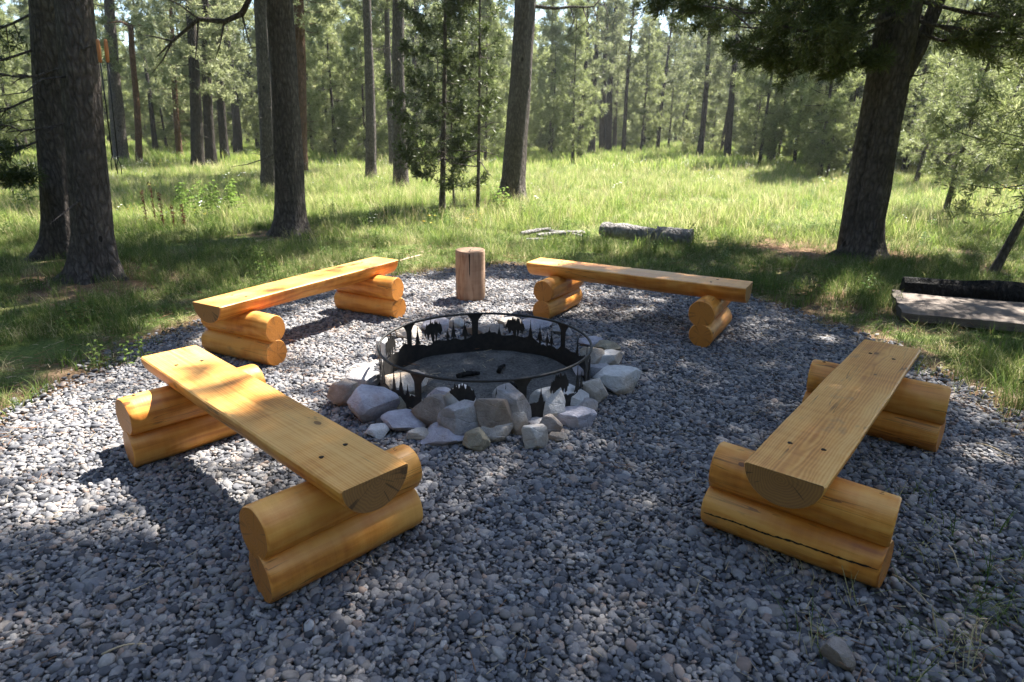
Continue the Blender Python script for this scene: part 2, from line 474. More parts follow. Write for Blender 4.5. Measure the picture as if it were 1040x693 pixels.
def gn_scatter(name, pts, rot, scl, idx, protos, label, cat=None):
    """one 'stuff' object: prototypes instanced on its own vertices"""
    me = bpy.data.meshes.new(name)
    me.vertices.add(len(pts)); me.vertices.foreach_set('co', np.asarray(pts, np.float32).ravel())
    for nm, typ, arr, key in (('rot', 'FLOAT_VECTOR', rot, 'vector'), ('scl', 'FLOAT_VECTOR', scl, 'vector'), ('idx', 'INT', idx, 'value')):
        a = me.attributes.new(nm, typ, 'POINT')
        a.data.foreach_set(key, np.asarray(arr, np.int32 if typ == 'INT' else np.float32).ravel())
    c = bpy.data.collections.new(name + '_kinds')
    for q, pm in enumerate(protos):
        o = bpy.data.objects.new(name + '_kind_%02d' % q, pm)
        c.objects.link(o)
    g = bpy.data.node_groups.new(name + '_scatter', 'GeometryNodeTree')
    g.interface.new_socket('Geometry', in_out='INPUT', socket_type='NodeSocketGeometry')
    g.interface.new_socket('Geometry', in_out='OUTPUT', socket_type='NodeSocketGeometry')
    gi = g.nodes.new('NodeGroupInput'); go = g.nodes.new('NodeGroupOutput')
    ci = g.nodes.new('GeometryNodeCollectionInfo'); ci.inputs[0].default_value = c
    ci.inputs['Separate Children'].default_value = True; ci.inputs['Reset Children'].default_value = True
    ip = g.nodes.new('GeometryNodeInstanceOnPoints'); ip.inputs['Pick Instance'].default_value = True
    def na(nm, typ):
        n = g.nodes.new('GeometryNodeInputNamedAttribute'); n.data_type = typ; n.inputs[0].default_value = nm
        return n.outputs[0]
    g.links.new(gi.outputs[0], ip.inputs['Points']); g.links.new(ci.outputs[0], ip.inputs['Instance'])
    g.links.new(na('idx', 'INT'), ip.inputs['Instance Index'])
    g.links.new(na('rot', 'FLOAT_VECTOR'), ip.inputs['Rotation'])
    g.links.new(na('scl', 'FLOAT_VECTOR'), ip.inputs['Scale'])
    g.links.new(ip.outputs[0], go.inputs[0])
    o = obj(name, me)
    md = o.modifiers.new('scatter', 'NODES'); md.node_group = g
    tag(o, label, cat, kind='stuff')
    return o


def icosphere(sub):
    import bmesh
    bm = bmesh.new(); bmesh.ops.create_icosphere(bm, subdivisions=sub, radius=1.0)
    V = np.array([v.co[:] for v in bm.verts]); F = np.array([[v.index for v in f.verts] for f in bm.faces]); bm.free()
    return V, F


ICO = {n: icosphere(n) for n in (2, 3, 4)}


def stone(seed, size, sub=3, planes=9, hard=0.72, rough=0.03):
    r = np.random.default_rng(seed)
    V, F = ICO[sub]; V = V.copy()
    gl = (np.arange(planes) + 0.5) / planes
    fz = 1 - 2 * gl; fa = np.pi * (1 + 5 ** 0.5) * np.arange(planes) + r.uniform(0, 6.28)
    for q in range(planes):
        n = np.array([math.cos(fa[q]) * math.sqrt(1 - fz[q] ** 2), math.sin(fa[q]) * math.sqrt(1 - fz[q] ** 2), fz[q]]) + r.normal(0, 0.28, 3); n /= np.linalg.norm(n)
        if q == 0: n = np.array([0, 0, -1.0])
        if q == 1: n = np.array([0.15 * r.normal(), 0.15 * r.normal(), 1.0]); n /= np.linalg.norm(n)
        d = r.uniform(hard - 0.12, hard + 0.16)
        h = V @ n
        V -= np.maximum(h - d, 0)[:, None] * n * 0.93
    V *= (1 + rough * vnoise(V * 3.0, seed) + rough * 0.6 * vnoise(V * 8.0, seed + 1))[:, None]
    ext = V.max(0) - V.min(0)
    V = (V - (V.max(0) + V.min(0)) / 2) / ext * np.array(size)
    V[:, 2] += size[2] / 2
    return V, F


k = NT('pebbles')
rn = k.rnd()
col = k.ramp(rn, [(0.0, (0.045, 0.046, 0.052)), (0.2, (0.09, 0.092, 0.104)), (0.42, (0.15, 0.15, 0.162)), (0.62, (0.215, 0.21, 0.212)),
                  (0.76, (0.185, 0.165, 0.15)), (0.86, (0.31, 0.295, 0.28)), (0.93, (0.21, 0.155, 0.128)), (1.0, (0.36, 0.345, 0.335))])
pn = k.noise(k.n('TexCoord').outputs['Object'], 90.0, 3, 0.6)
col = k.mix(0.35, col, k.ramp(pn, [(0.35, (0.55, 0.55, 0.55)), (0.65, (1.35, 1.35, 1.35))]), 'MULTIPLY')
M['pebble'] = k.surf(col, 0.7, pn, 0.25, 0.002, 0.35)
protos = []
for q in range(14):
    r = np.random.default_rng(100 + q)
    V, F = ICO[2]; V = V.copy()
    for _ in range(6):
        n = r.normal(size=3); n /= np.linalg.norm(n); d = r.uniform(0.62, 0.92)
        V -= np.maximum(V @ n - d, 0)[:, None] * n * 0.8
    V *= (1 + 0.09 * vnoise(V * 2.2, q))[:, None]
    V *= np.array([0.018, 0.0135, 0.0088]) * r.uniform(0.85, 1.15, 3)
    protos.append(mesh('pebble_%d' % q, V, F, [M['pebble']]))
cell = 0.0163
gx, gy = np.meshgrid(np.arange(-4.6, 4.2, cell), np.arange(1.25, 8.2, cell), indexing='ij')
P = np.stack([gx.ravel(), gy.ravel()], -1) + rng.uniform(-0.5, 0.5, (gx.size, 2)) * cell * 0.95
# only what the lens or a step to the side can see
keep = np.abs(P[:, 0]) < 0.98 * P[:, 1] + 0.75
P = P[keep]
g = gravel_in(P)
edge = np.clip((g + 0.30) / 0.45, 0, 1)
thin = np.clip(1.0 - 0.5 * np.exp(-((P - at(985, 640)[:2]) ** 2).sum(1) / 0.55 ** 2), 0, 1)
ringd = np.linalg.norm(P - np.array([-0.17, 3.985]), axis=1)
keep = (rng.random(len(P)) < edge ** 1.3 * thin) & (ringd > 0.69)
P = P[keep]
n = len(P)
size = np.clip(0.71 * np.exp(rng.normal(0.0, 0.37, n)), 0.35, 1.7)
zz = rng.uniform(0.001, 0.013, n) + 0.004 * vnoise(P * 6, 21) + 0.006
rot = np.stack([rng.normal(0, 0.42, n), rng.normal(0, 0.42, n), rng.uniform(0, 6.28, n)], -1)
scl = size[:, None] * rng.uniform(0.85, 1.2, (n, 3))
gn_scatter('gravel', np.column_stack([P, zz]), rot, scl, rng.integers(0, len(protos), n), protos,
           'loose grey and bluish crushed stone spread under the benches', 'gravel')
print('pebbles', n)

# ------------------------------------------------------------------ benches
BL, BW, SEAT_Z, SEAT_T = 1.888, 0.287, 0.462, 0.135
LOG_R, LOG_L, LOG_D = 0.096, 0.67, 0.674


def loft_x(prof_fn, xs, cap_shrink=0.97):
    """closed cross sections (y,z) lofted along x with softened rims"""
    sec = [prof_fn(x) for x in xs]
    nseg = len(sec[0])
    V = np.vstack([np.column_stack([np.full(nseg, x), q]) for x, q in zip(xs, sec)])
    Fs = []
    for a in range(len(xs) - 1):
        for b in range(nseg):
            c = (b + 1) % nseg
            Fs.append([a * nseg + b, (a + 1) * nseg + b, (a + 1) * nseg + c, a * nseg + c])
    Fs.append(list(range(nseg))); Fs.append([(len(xs) - 1) * nseg + q for q in range(nseg)][::-1])
    return V, Fs


def seat_mesh():
    rad = (SEAT_T ** 2 + (BW / 2) ** 2) / (2 * SEAT_T)
    ang = np.linspace(-0.02, -math.pi + 0.02, 27)
    arc = np.stack([np.cos(ang) * BW / 2, np.sin(ang) * SEAT_T], -1)
    top = np.stack([np.linspace(-BW / 2 + 0.006, BW / 2 - 0.006, 9), np.full(9, 0.0035)], -1)
    base = np.vstack([arc, top])
    xs = np.concatenate([[-BL / 2, -BL / 2 + 0.006], np.linspace(-BL / 2 + 0.05, BL / 2 - 0.05, 30), [BL / 2 - 0.006, BL / 2]])
    def prof(x):
        q = base.copy()
        wv = 1 + 0.012 * math.sin(3.1 * x + 1) + 0.008 * math.sin(9 * x)
        low = q[:, 1] < 0
        q[low] *= np.array([wv, wv * (1 + 0.03 * math.sin(2 * x))])
        q[~low, 0] *= wv
        if abs(abs(x) - BL / 2) < 1e-6: q = q * 0.965
        return q
    V, Fs = loft_x(prof, xs)
    mi = []
    for f in Fs:
        p3 = V[f]; nrm = np.zeros(3)
        for e in range(len(f)): nrm += np.cross(p3[e] - p3.mean(0), p3[(e + 1) % len(f)] - p3.mean(0))
        nrm /= np.linalg.norm(nrm) + 1e-12
        mi.append(1 if abs(nrm[0]) < 0.7 and p3[:, 2].max() < 0.0035 and abs(nrm[2]) < 0.98 else 0)
    return mesh('seat', V, Fs, [M['bench'], M['log']], sharp=R(38), mi=mi)


def log_mesh(seed, rad=LOG_R, length=LOG_L, mat=None, sx=1.0):
    r = np.random.default_rng(seed)
    ang = np.linspace(0, 2 * math.pi, 36, endpoint=False)
    ph = r.uniform(0, 6, 4); tp = r.uniform(-0.05, 0.05)
    xs = np.concatenate([[-length / 2, -length / 2 + 0.008], np.linspace(-length / 2 + 0.04, length / 2 - 0.04, 16), [length / 2 - 0.008, length / 2]])
    def prof(x):
        rr = rad * (1 + tp * x / length * 2 + 0.028 * np.sin(2 * ang + ph[0] + x) + 0.014 * np.sin(3 * ang + ph[1] + 4 * x) + 0.012 * math.sin(8 * x + ph[2]) + 0.008 * np.sin(7 * ang + 9 * x + ph[3]))
        if abs(abs(x) - length / 2) < 1e-6: rr = rr - 0.005
        return np.stack([-np.cos(ang) * rr, np.sin(ang) * rr], -1)
    V, Fs = loft_x(prof, xs)
    V[:, 0] += V[:, 1] * r.normal(0, 0.06) + V[:, 2] * r.normal(0, 0.06)      # saw cuts are never quite square
    return mesh('support_log', V, Fs, [mat or M['log']], sharp=R(38))


def disc_mesh(rad, name, mat):
    a = np.linspace(0, 2 * math.pi, 14, endpoint=False)
    rr = rad * (1 + 0.15 * np.sin(3 * a))
    top = np.column_stack([np.cos(a) * rr, np.sin(a) * rr, np.full(14, 0.0015)])
    bot = top * np.array([1.05, 1.05, -3])
    Fs = [list(range(14))] + [[q, 14 + q, 14 + (q + 1) % 14, (q + 1) % 14] for q in range(14)]
    return mesh(name, np.vstack([top, bot]), Fs, [mat], smooth=False)


SEAT_M = seat_mesh()
LOGS = [log_mesh(40 + q) for q in range(4)]
HOLE_M = disc_mesh(0.009, 'bolt_hole', M['hole'])


def make_bench(crack=True):
    root = empty('log_bench', (0, 0, 0))
    seat = obj('seat', SEAT_M, root, (0, 0, SEAT_Z))
    for sx in (-1, 1):
        for sy in (-1, 1):
            obj('bolt_hole', HOLE_M, seat, (sx * (LOG_D + 0.012 * sy), 0.058 * sy, 0.004))
    q = 0
    for sx in (-1, 1):
        for zc, jx in ((0.268, 0.0), (0.096, 0.012)):
            lg = obj('support_log', LOGS[q], root, (sx * LOG_D + jx * sx, 0.0, zc + 0.004), (0, 0, math.pi / 2))
            if zc > 0.2:
                for sy in (-1, 1):
                    obj('bolt_hole', HOLE_M, lg, (sy * 0.275, 0.0, LOG_R * 1.0))
            q += 1
    return root


def copy_tree(o, parent=None):
    c = o.copy(); COL.objects.link(c); c.parent = parent
    for ch in list(o.children): copy_tree(ch, c)
    return c


benches = [
    ((-1.148, 2.650), 136.34, 'half-log bench at the left front, far half of its seat in sun'),
    ((-1.607, 5.078), 61.47, 'half-log bench on the far left beside the grass, wholly in bright sunshine'),
    ((1.012, 5.412), -29.57, 'half-log bench on the far side of the fire ring, seen edge on and mostly shaded'),
    ((1.550, 2.775), 51.08, 'shaded half-log bench at the right front with a dark crack along its lowest log'),
]
b0 = make_bench()
for q, ((x, y), a, lab) in enumerate(benches):
    b = b0 if q == 0 else copy_tree(b0)
    b.location = (x, y, 0.006); b.rotation_euler = (0, 0, R(a))
    tag(b, lab, 'bench', 'log benches around the fire ring')
    if q == 3:
        # drying crack along the outer face of the near lower log
        low = [c for c in b.children if c.name.startswith('support_log') and c.location.z < 0.2 and c.location.x < 0][0]
        n = 60; xs = np.linspace(-0.325, 0.325, n)
        th = R(84) + 0.05 * np.sin(xs * 4) + 0.02 * np.sin(xs * 23) + 0.008 * rng.normal(size=n) + xs * 0.2
        wv = 0.0032 * np.clip(np.minimum(xs + 0.335, 0.34 - xs) * 20, 0.2, 1) * (1 + 0.25 * rng.normal(size=n))
        lv = np.array([v.co[:] for v in low.data.vertices]); la = np.arctan2(lv[:, 1], lv[:, 2]); lr = np.hypot(lv[:, 1], lv[:, 2])
        rr_at = np.array([lr[np.argsort(np.abs(lv[:, 0] - x_) * 2.5 + np.abs(la - t_))[:3]].max() for x_, t_ in zip(xs, th)])
        rr_at = np.convolve(np.pad(rr_at, 4, 'edge'), np.ones(9) / 9, 'valid') + 0.0012
        Vt = []
        for x_, t_, w_, rr in zip(xs, th, wv, rr_at):
            for sg in (-1, 1):
                Vt.append((x_, math.sin(t_ + sg * w_ / rr) * (rr + 0.0006), math.cos(t_ + sg * w_ / rr) * (rr + 0.0006)))
        Fs = [[2 * a_, 2 * a_ + 2, 2 * a_ + 3, 2 * a_ + 1] for a_ in range(n - 1)]
        obj('crack', mesh('crack', Vt, Fs, [M['hole']]), low)

# ------------------------------------------------------------------ fire ring
RC = np.array([-0.17, 3.985]); RR, RZ = 0.675, 0.305
ring = empty('fire_ring', (RC[0], RC[1], 0.01))
tag(ring, 'round black steel fire ring with cut-out pine trees and a top rail', 'fire ring')
SH = 0.004


def ring_pt(a, z, dr=0.0):
    return np.array([math.sin(a) * (RR + dr), math.cos(a) * (RR + dr), z])      # a = 0 is the far side, clockwise


def plate(name, outline_cols, parent=ring):
    """sheet steel bent round the ring: list of (angle, z_low, z_high) columns, with real thickness"""
    n = len(outline_cols); V = []
    for a, z0, z1 in outline_cols:
        for z_, d in ((z0, -SH), (z1, -SH), (z1, 0), (z0, 0)):
            V.append(ring_pt(a, z_, d))
    Fs = []
    for q in range(n - 1):
        o = 4 * q
        for e in range(4):
            f = (e + 1) % 4
            Fs.append([o + e, o + f, o + 4 + f, o + 4 + e])
    Fs.append([0, 3, 2, 1]); o = 4 * (n - 1); Fs.append([o, o + 1, o + 2, o + 3])
    return obj(name, mesh(name, V, Fs, [M['steel']], smooth=False), parent)


POST = [R(x) for x in (-9, 52, 112, 160, 212, 262, 305)]
ths = np.linspace(0, 2 * math.pi, 97)
rail = np.array([ring_pt(a, RZ - 0.008) for a in ths])
Vr, Fr = tube(rail, 0.0085, 10, cap=False)
obj('top_rail', mesh('top_rail', Vr, Fr, [M['steel']]), ring)
ths = np.linspace(0, 2 * math.pi, 289)
rs = np.random.default_rng(8)
hill = 0.128 + 0.018 * np.sin(ths * 5 + 1) + 0.012 * np.sin(ths * 13 + 2) + 0.008 * np.sin(ths * 29) + 0.004 * rs.normal(size=289)
hill[-1] = hill[0]
plate('band', [(a, -0.01, h) for a, h in zip(ths, hill)])
for pa in POST:
    cols = []
    # a trunk-like post that flares to the rail and to the band
    for u in np.linspace(-0.075, 0.075, 31):
        hw = abs(u)
        z1 = RZ - 0.008
        f = max(0.0, (hw - 0.024))
        if hw <= 0.024: z0 = 0.09
        else: z0 = z1 - 0.055 * max(0.05, 1 - f / 0.051) ** 1.8
        cols.append((pa + u / RR, z0, z1))
    plate('post', cols)


def conifer(pa, z0, h, w, tiers):
    cols = []
    for u in np.linspace(-w / 2, w / 2, 25):
        t_ = abs(u) / (w / 2)
        base = h * (1 - t_ ** 0.8)
        saw = 1 - 0.22 * abs(((t_ * tiers) % 1.0))
        cols.append((pa + u / RR, z0 if t_ < 0.25 else z0 + 0.018 + 0.02 * ((t_ * 7) % 1), z0 + max(0.03, base * saw)))
    plate('tree_cutout', cols)


def round_tree(pa, z0, h, w, seed):
    r = np.random.default_rng(seed); cols = []
    for u in np.linspace(-w / 2, w / 2, 33):
        t_ = abs(u) / (w / 2)
        c = math.sqrt(max(0, 1 - t_ ** 2))
        rag = 0.75 + 0.25 * math.sin(u * 260 + seed) * math.sin(u * 97 + 2 * seed)
        top = min(RZ - 0.012, z0 + h * 0.55 + h * 0.45 * c * rag + r.normal() * 0.006)
        bot = z0 + h * 0.52 - h * 0.30 * c * (0.6 + 0.4 * math.sin(u * 190 + seed)) + r.normal() * 0.008
        if t_ < 0.12: bot = z0
        cols.append((pa + u / RR, bot, top))
    plate('tree_cutout', cols)


for k_, pa in enumerate(POST):
    nxt = POST[(k_ + 1) % len(POST)]
    if nxt < pa: nxt += 2 * math.pi
    gap = nxt - pa
    rt = None
    if k_ in (0, 2, 3, 5, 6):
        rt = pa + gap * (0.42 if k_ == 0 else 0.40 if k_ == 6 else 0.55)
        round_tree(rt, 0.09, 0.20, 0.15, 60 + k_)
    fr = np.random.default_rng(30 + k_)
    for f in (0.16, 0.24, 0.36, 0.47, 0.60, 0.70, 0.79, 0.86):
        f += fr.uniform(-0.02, 0.02)
        if rt is not None and abs(pa + gap * f - rt) < 0.15: continue
        if fr.random() < 0.2: continue
        conifer(pa + gap * f, 0.10, fr.uniform(0.09, 0.185), fr.uniform(0.045, 0.075), 5)

# ash inside
k = NT('ash'); pos = k.n('NewGeometry').outputs['Position']
a1 = k.noise(pos, 7, 5, 0.6); a2 = k.noise(pos, 60, 5, 0.7)
acol = k.mix(0.6, k.ramp(a1, [(0.38, (0.02, 0.02, 0.02)), (0.52, (0.07, 0.066, 0.062)), (0.7, (0.19, 0.178, 0.165))]), k.ramp(a2, [(0.3, (0.02, 0.02, 0.02)), (0.7, (0.22, 0.215, 0.205))]))
M['ash'] = k.surf(acol, 0.95, a2, 0.8, 0.02, 0.1)
rr_ = np.linspace(0, RR - 0.02, 16); tt_ = np.linspace(0, 2 * math.pi, 48, endpoint=False)
AV = np.array([(RC[0] + r_ * math.sin(a_), RC[1] + r_ * math.cos(a_), 0.0) for r_ in rr_ for a_ in tt_])
AV[:, 2] = 0.024 + 0.012 * vnoise(AV[:, :2] * 9, 33) + 0.006 * vnoise(AV[:, :2] * 30, 34)
AF = np.array([[a_ * 48 + b_, a_ * 48 + (b_ + 1) % 48, (a_ + 1) * 48 + (b_ + 1) % 48, (a_ + 1) * 48 + b_] for a_ in range(15) for b_ in range(48)])
tag(obj('ash_bed', mesh('ash_bed', AV, AF, [M['ash']])), 'grey and black ash filling the floor of the fire ring', 'ash', kind='stuff')
for q, (dx, dy, a, ln) in enumerate([(-0.12, 0.1, 20, 0.16), (0.1, 0.22, 75, 0.13), (0.2, -0.1, 130, 0.12)]):
    o = obj('charred_stick', mesh('charred_stick', *tube([(-ln / 2, 0, 0), (0, 0.01, 0.004), (ln / 2, 0, 0)], [0.016, 0.018, 0.012], 8, wob=0.12), [M['char']]), None,
            (RC[0] + dx, RC[1] + dy, 0.045), (0, 0, R(a)))
    tag(o, ['burnt black stick end left of the middle of the ash', 'burnt black stick end in the ash towards the far side', 'burnt black stick end in the ash towards the right side'][q], 'charred wood', 'burnt sticks in the ash')

# ------------------------------------------------------------------ rocks round the ring
ROCKS = [  # px centre x, y, width, height, stone, label
    (369, 389, 32, 24, 'st_grey', 'smooth round-topped grey rock at the left edge of the ring, above the brown block'),
    (350, 404, 25, 30, 'st_brown', 'brown square-cut rock farthest left in the stone border, its top in sun'),
    (379, 418, 44, 40, 'st_lav', 'large pale lavender angular rock nearest the left front bench'),
    (383, 441, 20, 16, 'st_pale', 'small whitish square stone in front of the large lavender rock by the left bench'),
    (412, 391, 38, 26, 'st_tan', 'sunlit tan rounded rock against the left front of the fire ring wall'),
    (411, 411, 25, 20, 'st_olive', 'olive brown rock just below the sunlit tan rock'),
    (412, 432, 40, 27, 'st_lav', 'long low greyish rock right of the small whitish square stone'),
    (437, 416, 28, 32, 'st_brown', 'brown rock with a bluish top right of the olive rock'),
    (471, 420, 36, 22, 'st_grey', 'block-shaped grey rock with a flat top behind the widest lavender rock'),
    (466, 404, 24, 16, 'st_pale', 'white sun-touched rock close to the front of the fire ring wall, behind a flat-topped block'),
    (457, 440, 48, 27, 'st_lav', 'widest lavender rock lying low in the front row of the border'),
    (484, 451, 23, 25, 'st_olive', 'small yellowish brown rock at the very front, right of the widest lavender rock'),
    (501, 415, 27, 20, 'st_brown', 'brownish three-cornered rock in the back row at the front of the ring'),
    (503, 439, 32, 30, 'st_tan', 'big grey-tan rock in the front row beside the upright tan stone'),
    (526, 432, 17, 27, 'st_tan', 'narrow upright tan stone in the middle of the front row'),
    (544, 429, 19, 15, 'st_grey', 'small grey stone tucked behind the round pale front stone'),
    (543, 449, 22, 29, 'st_pale', 'round-cornered pale stone standing farthest forward in the front row'),
    (559, 434, 20, 20, 'st_brown', 'brownish wedge stone right of the round-cornered pale front stone'),
    (556, 409, 25, 29, 'st_pale', 'upright pale rock with a slanted bright face against the front right of the ring'),
    (578, 403, 32, 27, 'st_pale', 'big pale rough rock resting above the smooth grey slab'),
    (582, 425, 38, 24, 'st_lav', 'smooth wide lavender grey rock under the big pale rough one'),
    (603, 402, 24, 28, 'st_tan', 'tan rock with a hollow shaded side right of the big pale rough rock'),
    (627, 391, 40, 31, 'st_pale', 'largest pale rock at the right end of the border, ending in a point'),
    (597, 380, 26, 14, 'st_lav', 'flat bluish stone against the right side of the ring'),
    (602, 366, 22, 22, 'st_tan', 'pinkish tan rock against the right side of the ring wall'),
    (619, 367, 22, 18, 'st_pale', 'pale rock outside the pinkish tan one on the right side'),
    (617, 354, 22, 13, 'st_olive', 'low olive rock at the far right of the border'),
    (601, 350, 22, 12, 'st_lav', 'flat bluish rock at the far right, close to the rail'),
    (492, 340, 32, 19, 'st_brown', 'dark dome-shaped rock behind the far side of the ring'),
    (442, 333, 24, 17, 'st_lav', 'sunlit bluish rock behind the ring at the far left'),
    (545, 331, 26, 13, 'st_lav', 'sunlit bluish rock behind the ring below the far bench'),
    (571, 337, 17, 13, 'st_grey', 'grey rock behind the ring near its far right post'),
    (391, 357, 15, 20, 'st_pale', 'bright white rock outside the left side of the ring'),
    (464, 330, 16, 13, 'st_pale', 'small bright rock behind the ring left of its far post'),
    (368, 374, 22, 11, 'st_pale', 'flat sunlit white stone left of the ring, above the smooth grey rock'),
    (517, 330, 20, 12, 'st_tan', 'small tan rock behind the ring right of the dome-shaped rock'),
    (520, 408, 26, 22, 'st_grey', 'grey rock in the back row between the brownish three-cornered rock and the upright pale one'),
    (446, 405, 22, 18, 'st_lav', 'small lavender rock against the front ring wall, left of the white sun-touched rock'),
    (424, 444, 20, 16, 'st_tan', 'small tan rock in the front row just left of the widest lavender rock'),
    (566, 446, 17, 14, 'st_tan', 'small low tan rock at the front right, past the brownish wedge'),
    (594, 416, 22, 18, 'st_grey', 'grey rock wedged between the tan hollow-sided rock and the smooth grey slab'),
    (611, 381, 24, 18, 'st_grey', 'grey rock between the flat bluish stone and the largest pale rock'),
    (400, 405, 18, 16, 'st_grey', 'small grey rock between the large lavender rock and the ring wall'),
    (415, 340, 22, 15, 'st_tan', 'sunlit tan rock behind the left side of the ring'),
]
for q, (px, py, w, h, st, lab) in enumerate(ROCKS):
    base = at(px, py + h * 0.40)
    mpp = math.hypot(base[1], CAM_H) / FPX * 1.02
    W = w * mpp
    D = W * 0.85 if h < w * 1.2 else W
    sa = CAM_H / math.hypot(base[1], CAM_H)
    H = max(0.55 * h * mpp, (h * mpp - sa * D * 0.75) / math.sqrt(1 - sa * sa))
    y = base[1] + D * 0.35
    c = np.array([base[0] * (y / base[1]), y])
    # keep stones outside the ring wall
    v = c - RC; d = np.linalg.norm(v)
    lim = RR + min(W, D) * 0.46 + 0.012
    if d < lim: c = RC + v / d * lim
    ctr = at_y(px, py, c[1])
    c[0] = ctr[0]
    top_z = max(ctr[2] + H * 0.5, 0.5 * H)
    raised = top_z - H > 0.02
    if raised: H = top_z; W *= 1.14          # a taller stone standing on the ground behind the front row
    V, F = stone(200 + q, (W * 1.22, D * 1.12, H * 1.14), 4, 14, 0.66, 0.035)
    o = obj('border_rock', mesh('border_rock', V, F, [M[st]], sharp=R(28)), None, (c[0], c[1], 0.002), (0, 0, 0.0))
    tag(o, lab, 'rock', 'rocks bordering the fire ring')

p = at(852, 686)
V, F = stone(301, (0.062, 0.12, 0.095), 3, 12, 0.6, 0.02)
tag(obj('loose_rock', mesh('loose_rock', V, F, [M['st_brown']], sharp=R(30)), None, (p[0], p[1] + 0.03, 0.004), (0, 0, R(28))),
    'single loose angular stone on the gravel at the bottom right, away from the ring', 'rock')

# ------------------------------------------------------------------ stump, logs, plank, sticks
p = at(478, 306)
st = empty('wood_stump', (p[0], p[1] + 0.06, 0.0))
tag(st, 'upright brown round of firewood standing on the gravel between the two far benches', 'stump')
ang = np.linspace(0, 2 * math.pi, 40, endpoint=False)
prs = np.random.default_rng(4)
lump = 0.03 * np.sin(2 * ang + 1) + 0.02 * np.sin(5 * ang) + 0.012 * prs.normal(size=40)
def stprof(x):
    rr = 0.142 * (1 + lump + 0.03 * math.cos(4 * x))
    if abs(abs(x) - 0.245) < 1e-6: rr = rr - 0.006
    return np.stack([-np.cos(ang) * rr, np.sin(ang) * rr], -1)
xs = np.concatenate([[-0.245, -0.238], np.linspace(-0.2, 0.2, 8), [0.238, 0.245]])
V, Fs = loft_x(stprof, xs)
obj('stump_body', mesh('stump_body', V, Fs, [M['stump']], sharp=R(40)), st, (0, 0, 0.25), (0, -math.pi / 2, 0))
cv = np.array([[-0.004, 0.02, 0.497], [0.004, 0.02, 0.497], [0.006, -0.138, 0.497], [-0.006, -0.138, 0.497], [0.006, -0.151, 0.47], [-0.006, -0.151, 0.47], [0.002, -0.148, 0.2], [-0.003, -0.148, 0.2]])
obj('split', mesh('split', cv, [[0, 3, 2, 1], [3, 5, 4, 2], [5, 7, 6, 4]], [M['hole']], smooth=False), st)


def lying_log(name, p0, p1, rad, mat, label, cat, bend=0.02, sink=0.35, wob=0.05, group=None):
    a, b = np.array(p0, float), np.array(p1, float)
    c = (a + b) / 2; d = b - a; ln = np.linalg.norm(d)
    xs = np.linspace(-ln / 2, ln / 2, 12)
    path = np.column_stack([xs, bend * np.sin(xs / ln * 3.1) , 0.5 * bend * np.cos(xs * 4)])
    V, F = tube(path, rad * (1 - 0.12 * (xs / ln + 0.5)), 18, wob=wob)
    o = obj(name, mesh(name, V, F, [mat], sharp=R(50)), None, (c[0], c[1], rad * (1 - sink)), (0, 0, math.atan2(d[1], d[0])))
    return tag(o, label, cat, group)


a, b = at(614, 240), at(664, 247)
lying_log('fallen_log', a[:2], b[:2], 0.13, M['old_log'], 'longer pale grey fallen log piece in the grass, left of the shorter one', 'log', 0.03, 0.3)
a, b = at(667, 248), at(702, 251)
lying_log('fallen_log', a[:2], b[:2], 0.15, M['old_log'], 'shorter darker fallen log piece in the grass behind the far bench', 'log', 0.01, 0.3)
for q, (x0, y0, x1, y1, rd, lab) in enumerate([
        (528, 240, 560, 236, 0.035, 'left weathered stick of the low debris heap in the grass behind the stump'),
        (545, 243, 594, 240, 0.045, 'thickest grey weathered stick of the low debris heap in the grass'),
        (560, 237, 590, 243, 0.03, 'weathered stick lying across the right end of the low debris heap'),
        (535, 246, 566, 247, 0.028, 'weathered stick nearest the gravel in the low debris heap')]):
    a, b = at(x0, y0), at(x1, y1)
    lying_log('weathered_stick', a[:2], b[:2], rd, M['old_log'], lab, 'stick', 0.03, 0.0, 0.12, 'sticks of the debris heap')
a, b = at(404, 268), at(428, 262)
lying_log('pale_stick', a[:2], b[:2], 0.012, M['straw'], 'thin pale stick in the grass at the far end of the sunny bench', 'stick', 0.01, -1.5, 0.05)

# weathered plank and charred log at the right
fl, bl, fr = at(920, 328), at(921, 296, 0.1), at(1043, 341)
L = 1.9
d = (fr - fl)[:2]; d /= np.linalg.norm(d); nrm_ = np.array([-d[1], d[0]])
wd = abs((bl - fl)[:2] @ nrm_)
nx, ny = 40, 10
X, Y = np.meshgrid(np.linspace(0, L, nx), np.linspace(0, wd, ny), indexing='ij')
e0 = 0.12 * vnoise(np.column_stack([np.arange(ny) * 0.9, np.zeros(ny)]), 71)
X = X + e0[None, :] * (1 - X / L)
Y = Y + (0.035 * vnoise(X.reshape(-1, 1) * 5, 72)).reshape(X.shape) * np.sign(Y - wd / 2)
Zt = 0.10 + 0.025 * vnoise(np.column_stack([X.ravel() * 3, Y.ravel() * 7]), 73).reshape(X.shape) - 0.02 * (Y / wd - 0.5) ** 2
top = np.stack([X, Y, Zt], -1).reshape(-1, 3); bot = top * np.array([1, 1, 0.0]) + np.array([0, 0, 0.02])
Fs = []
for a_ in range(nx - 1):
    for b_ in range(ny - 1):
        q = a_ * ny + b_
        Fs.append([q, q + ny, q + ny + 1, q + 1])
        Fs.append([len(top) + v for v in (q, q + 1, q + ny + 1, q + ny)])
rim = [a_ * ny for a_ in range(nx)] + [(nx - 1) * ny + b_ for b_ in range(1, ny)] + [a_ * ny + ny - 1 for a_ in range(nx - 2, -1, -1)] + [b_ for b_ in range(ny - 2, 0, -1)]
for q in range(len(rim)):
    u, v = rim[q], rim[(q + 1) % len(rim)]
    Fs.append([v, u, u + len(top), v + len(top)])
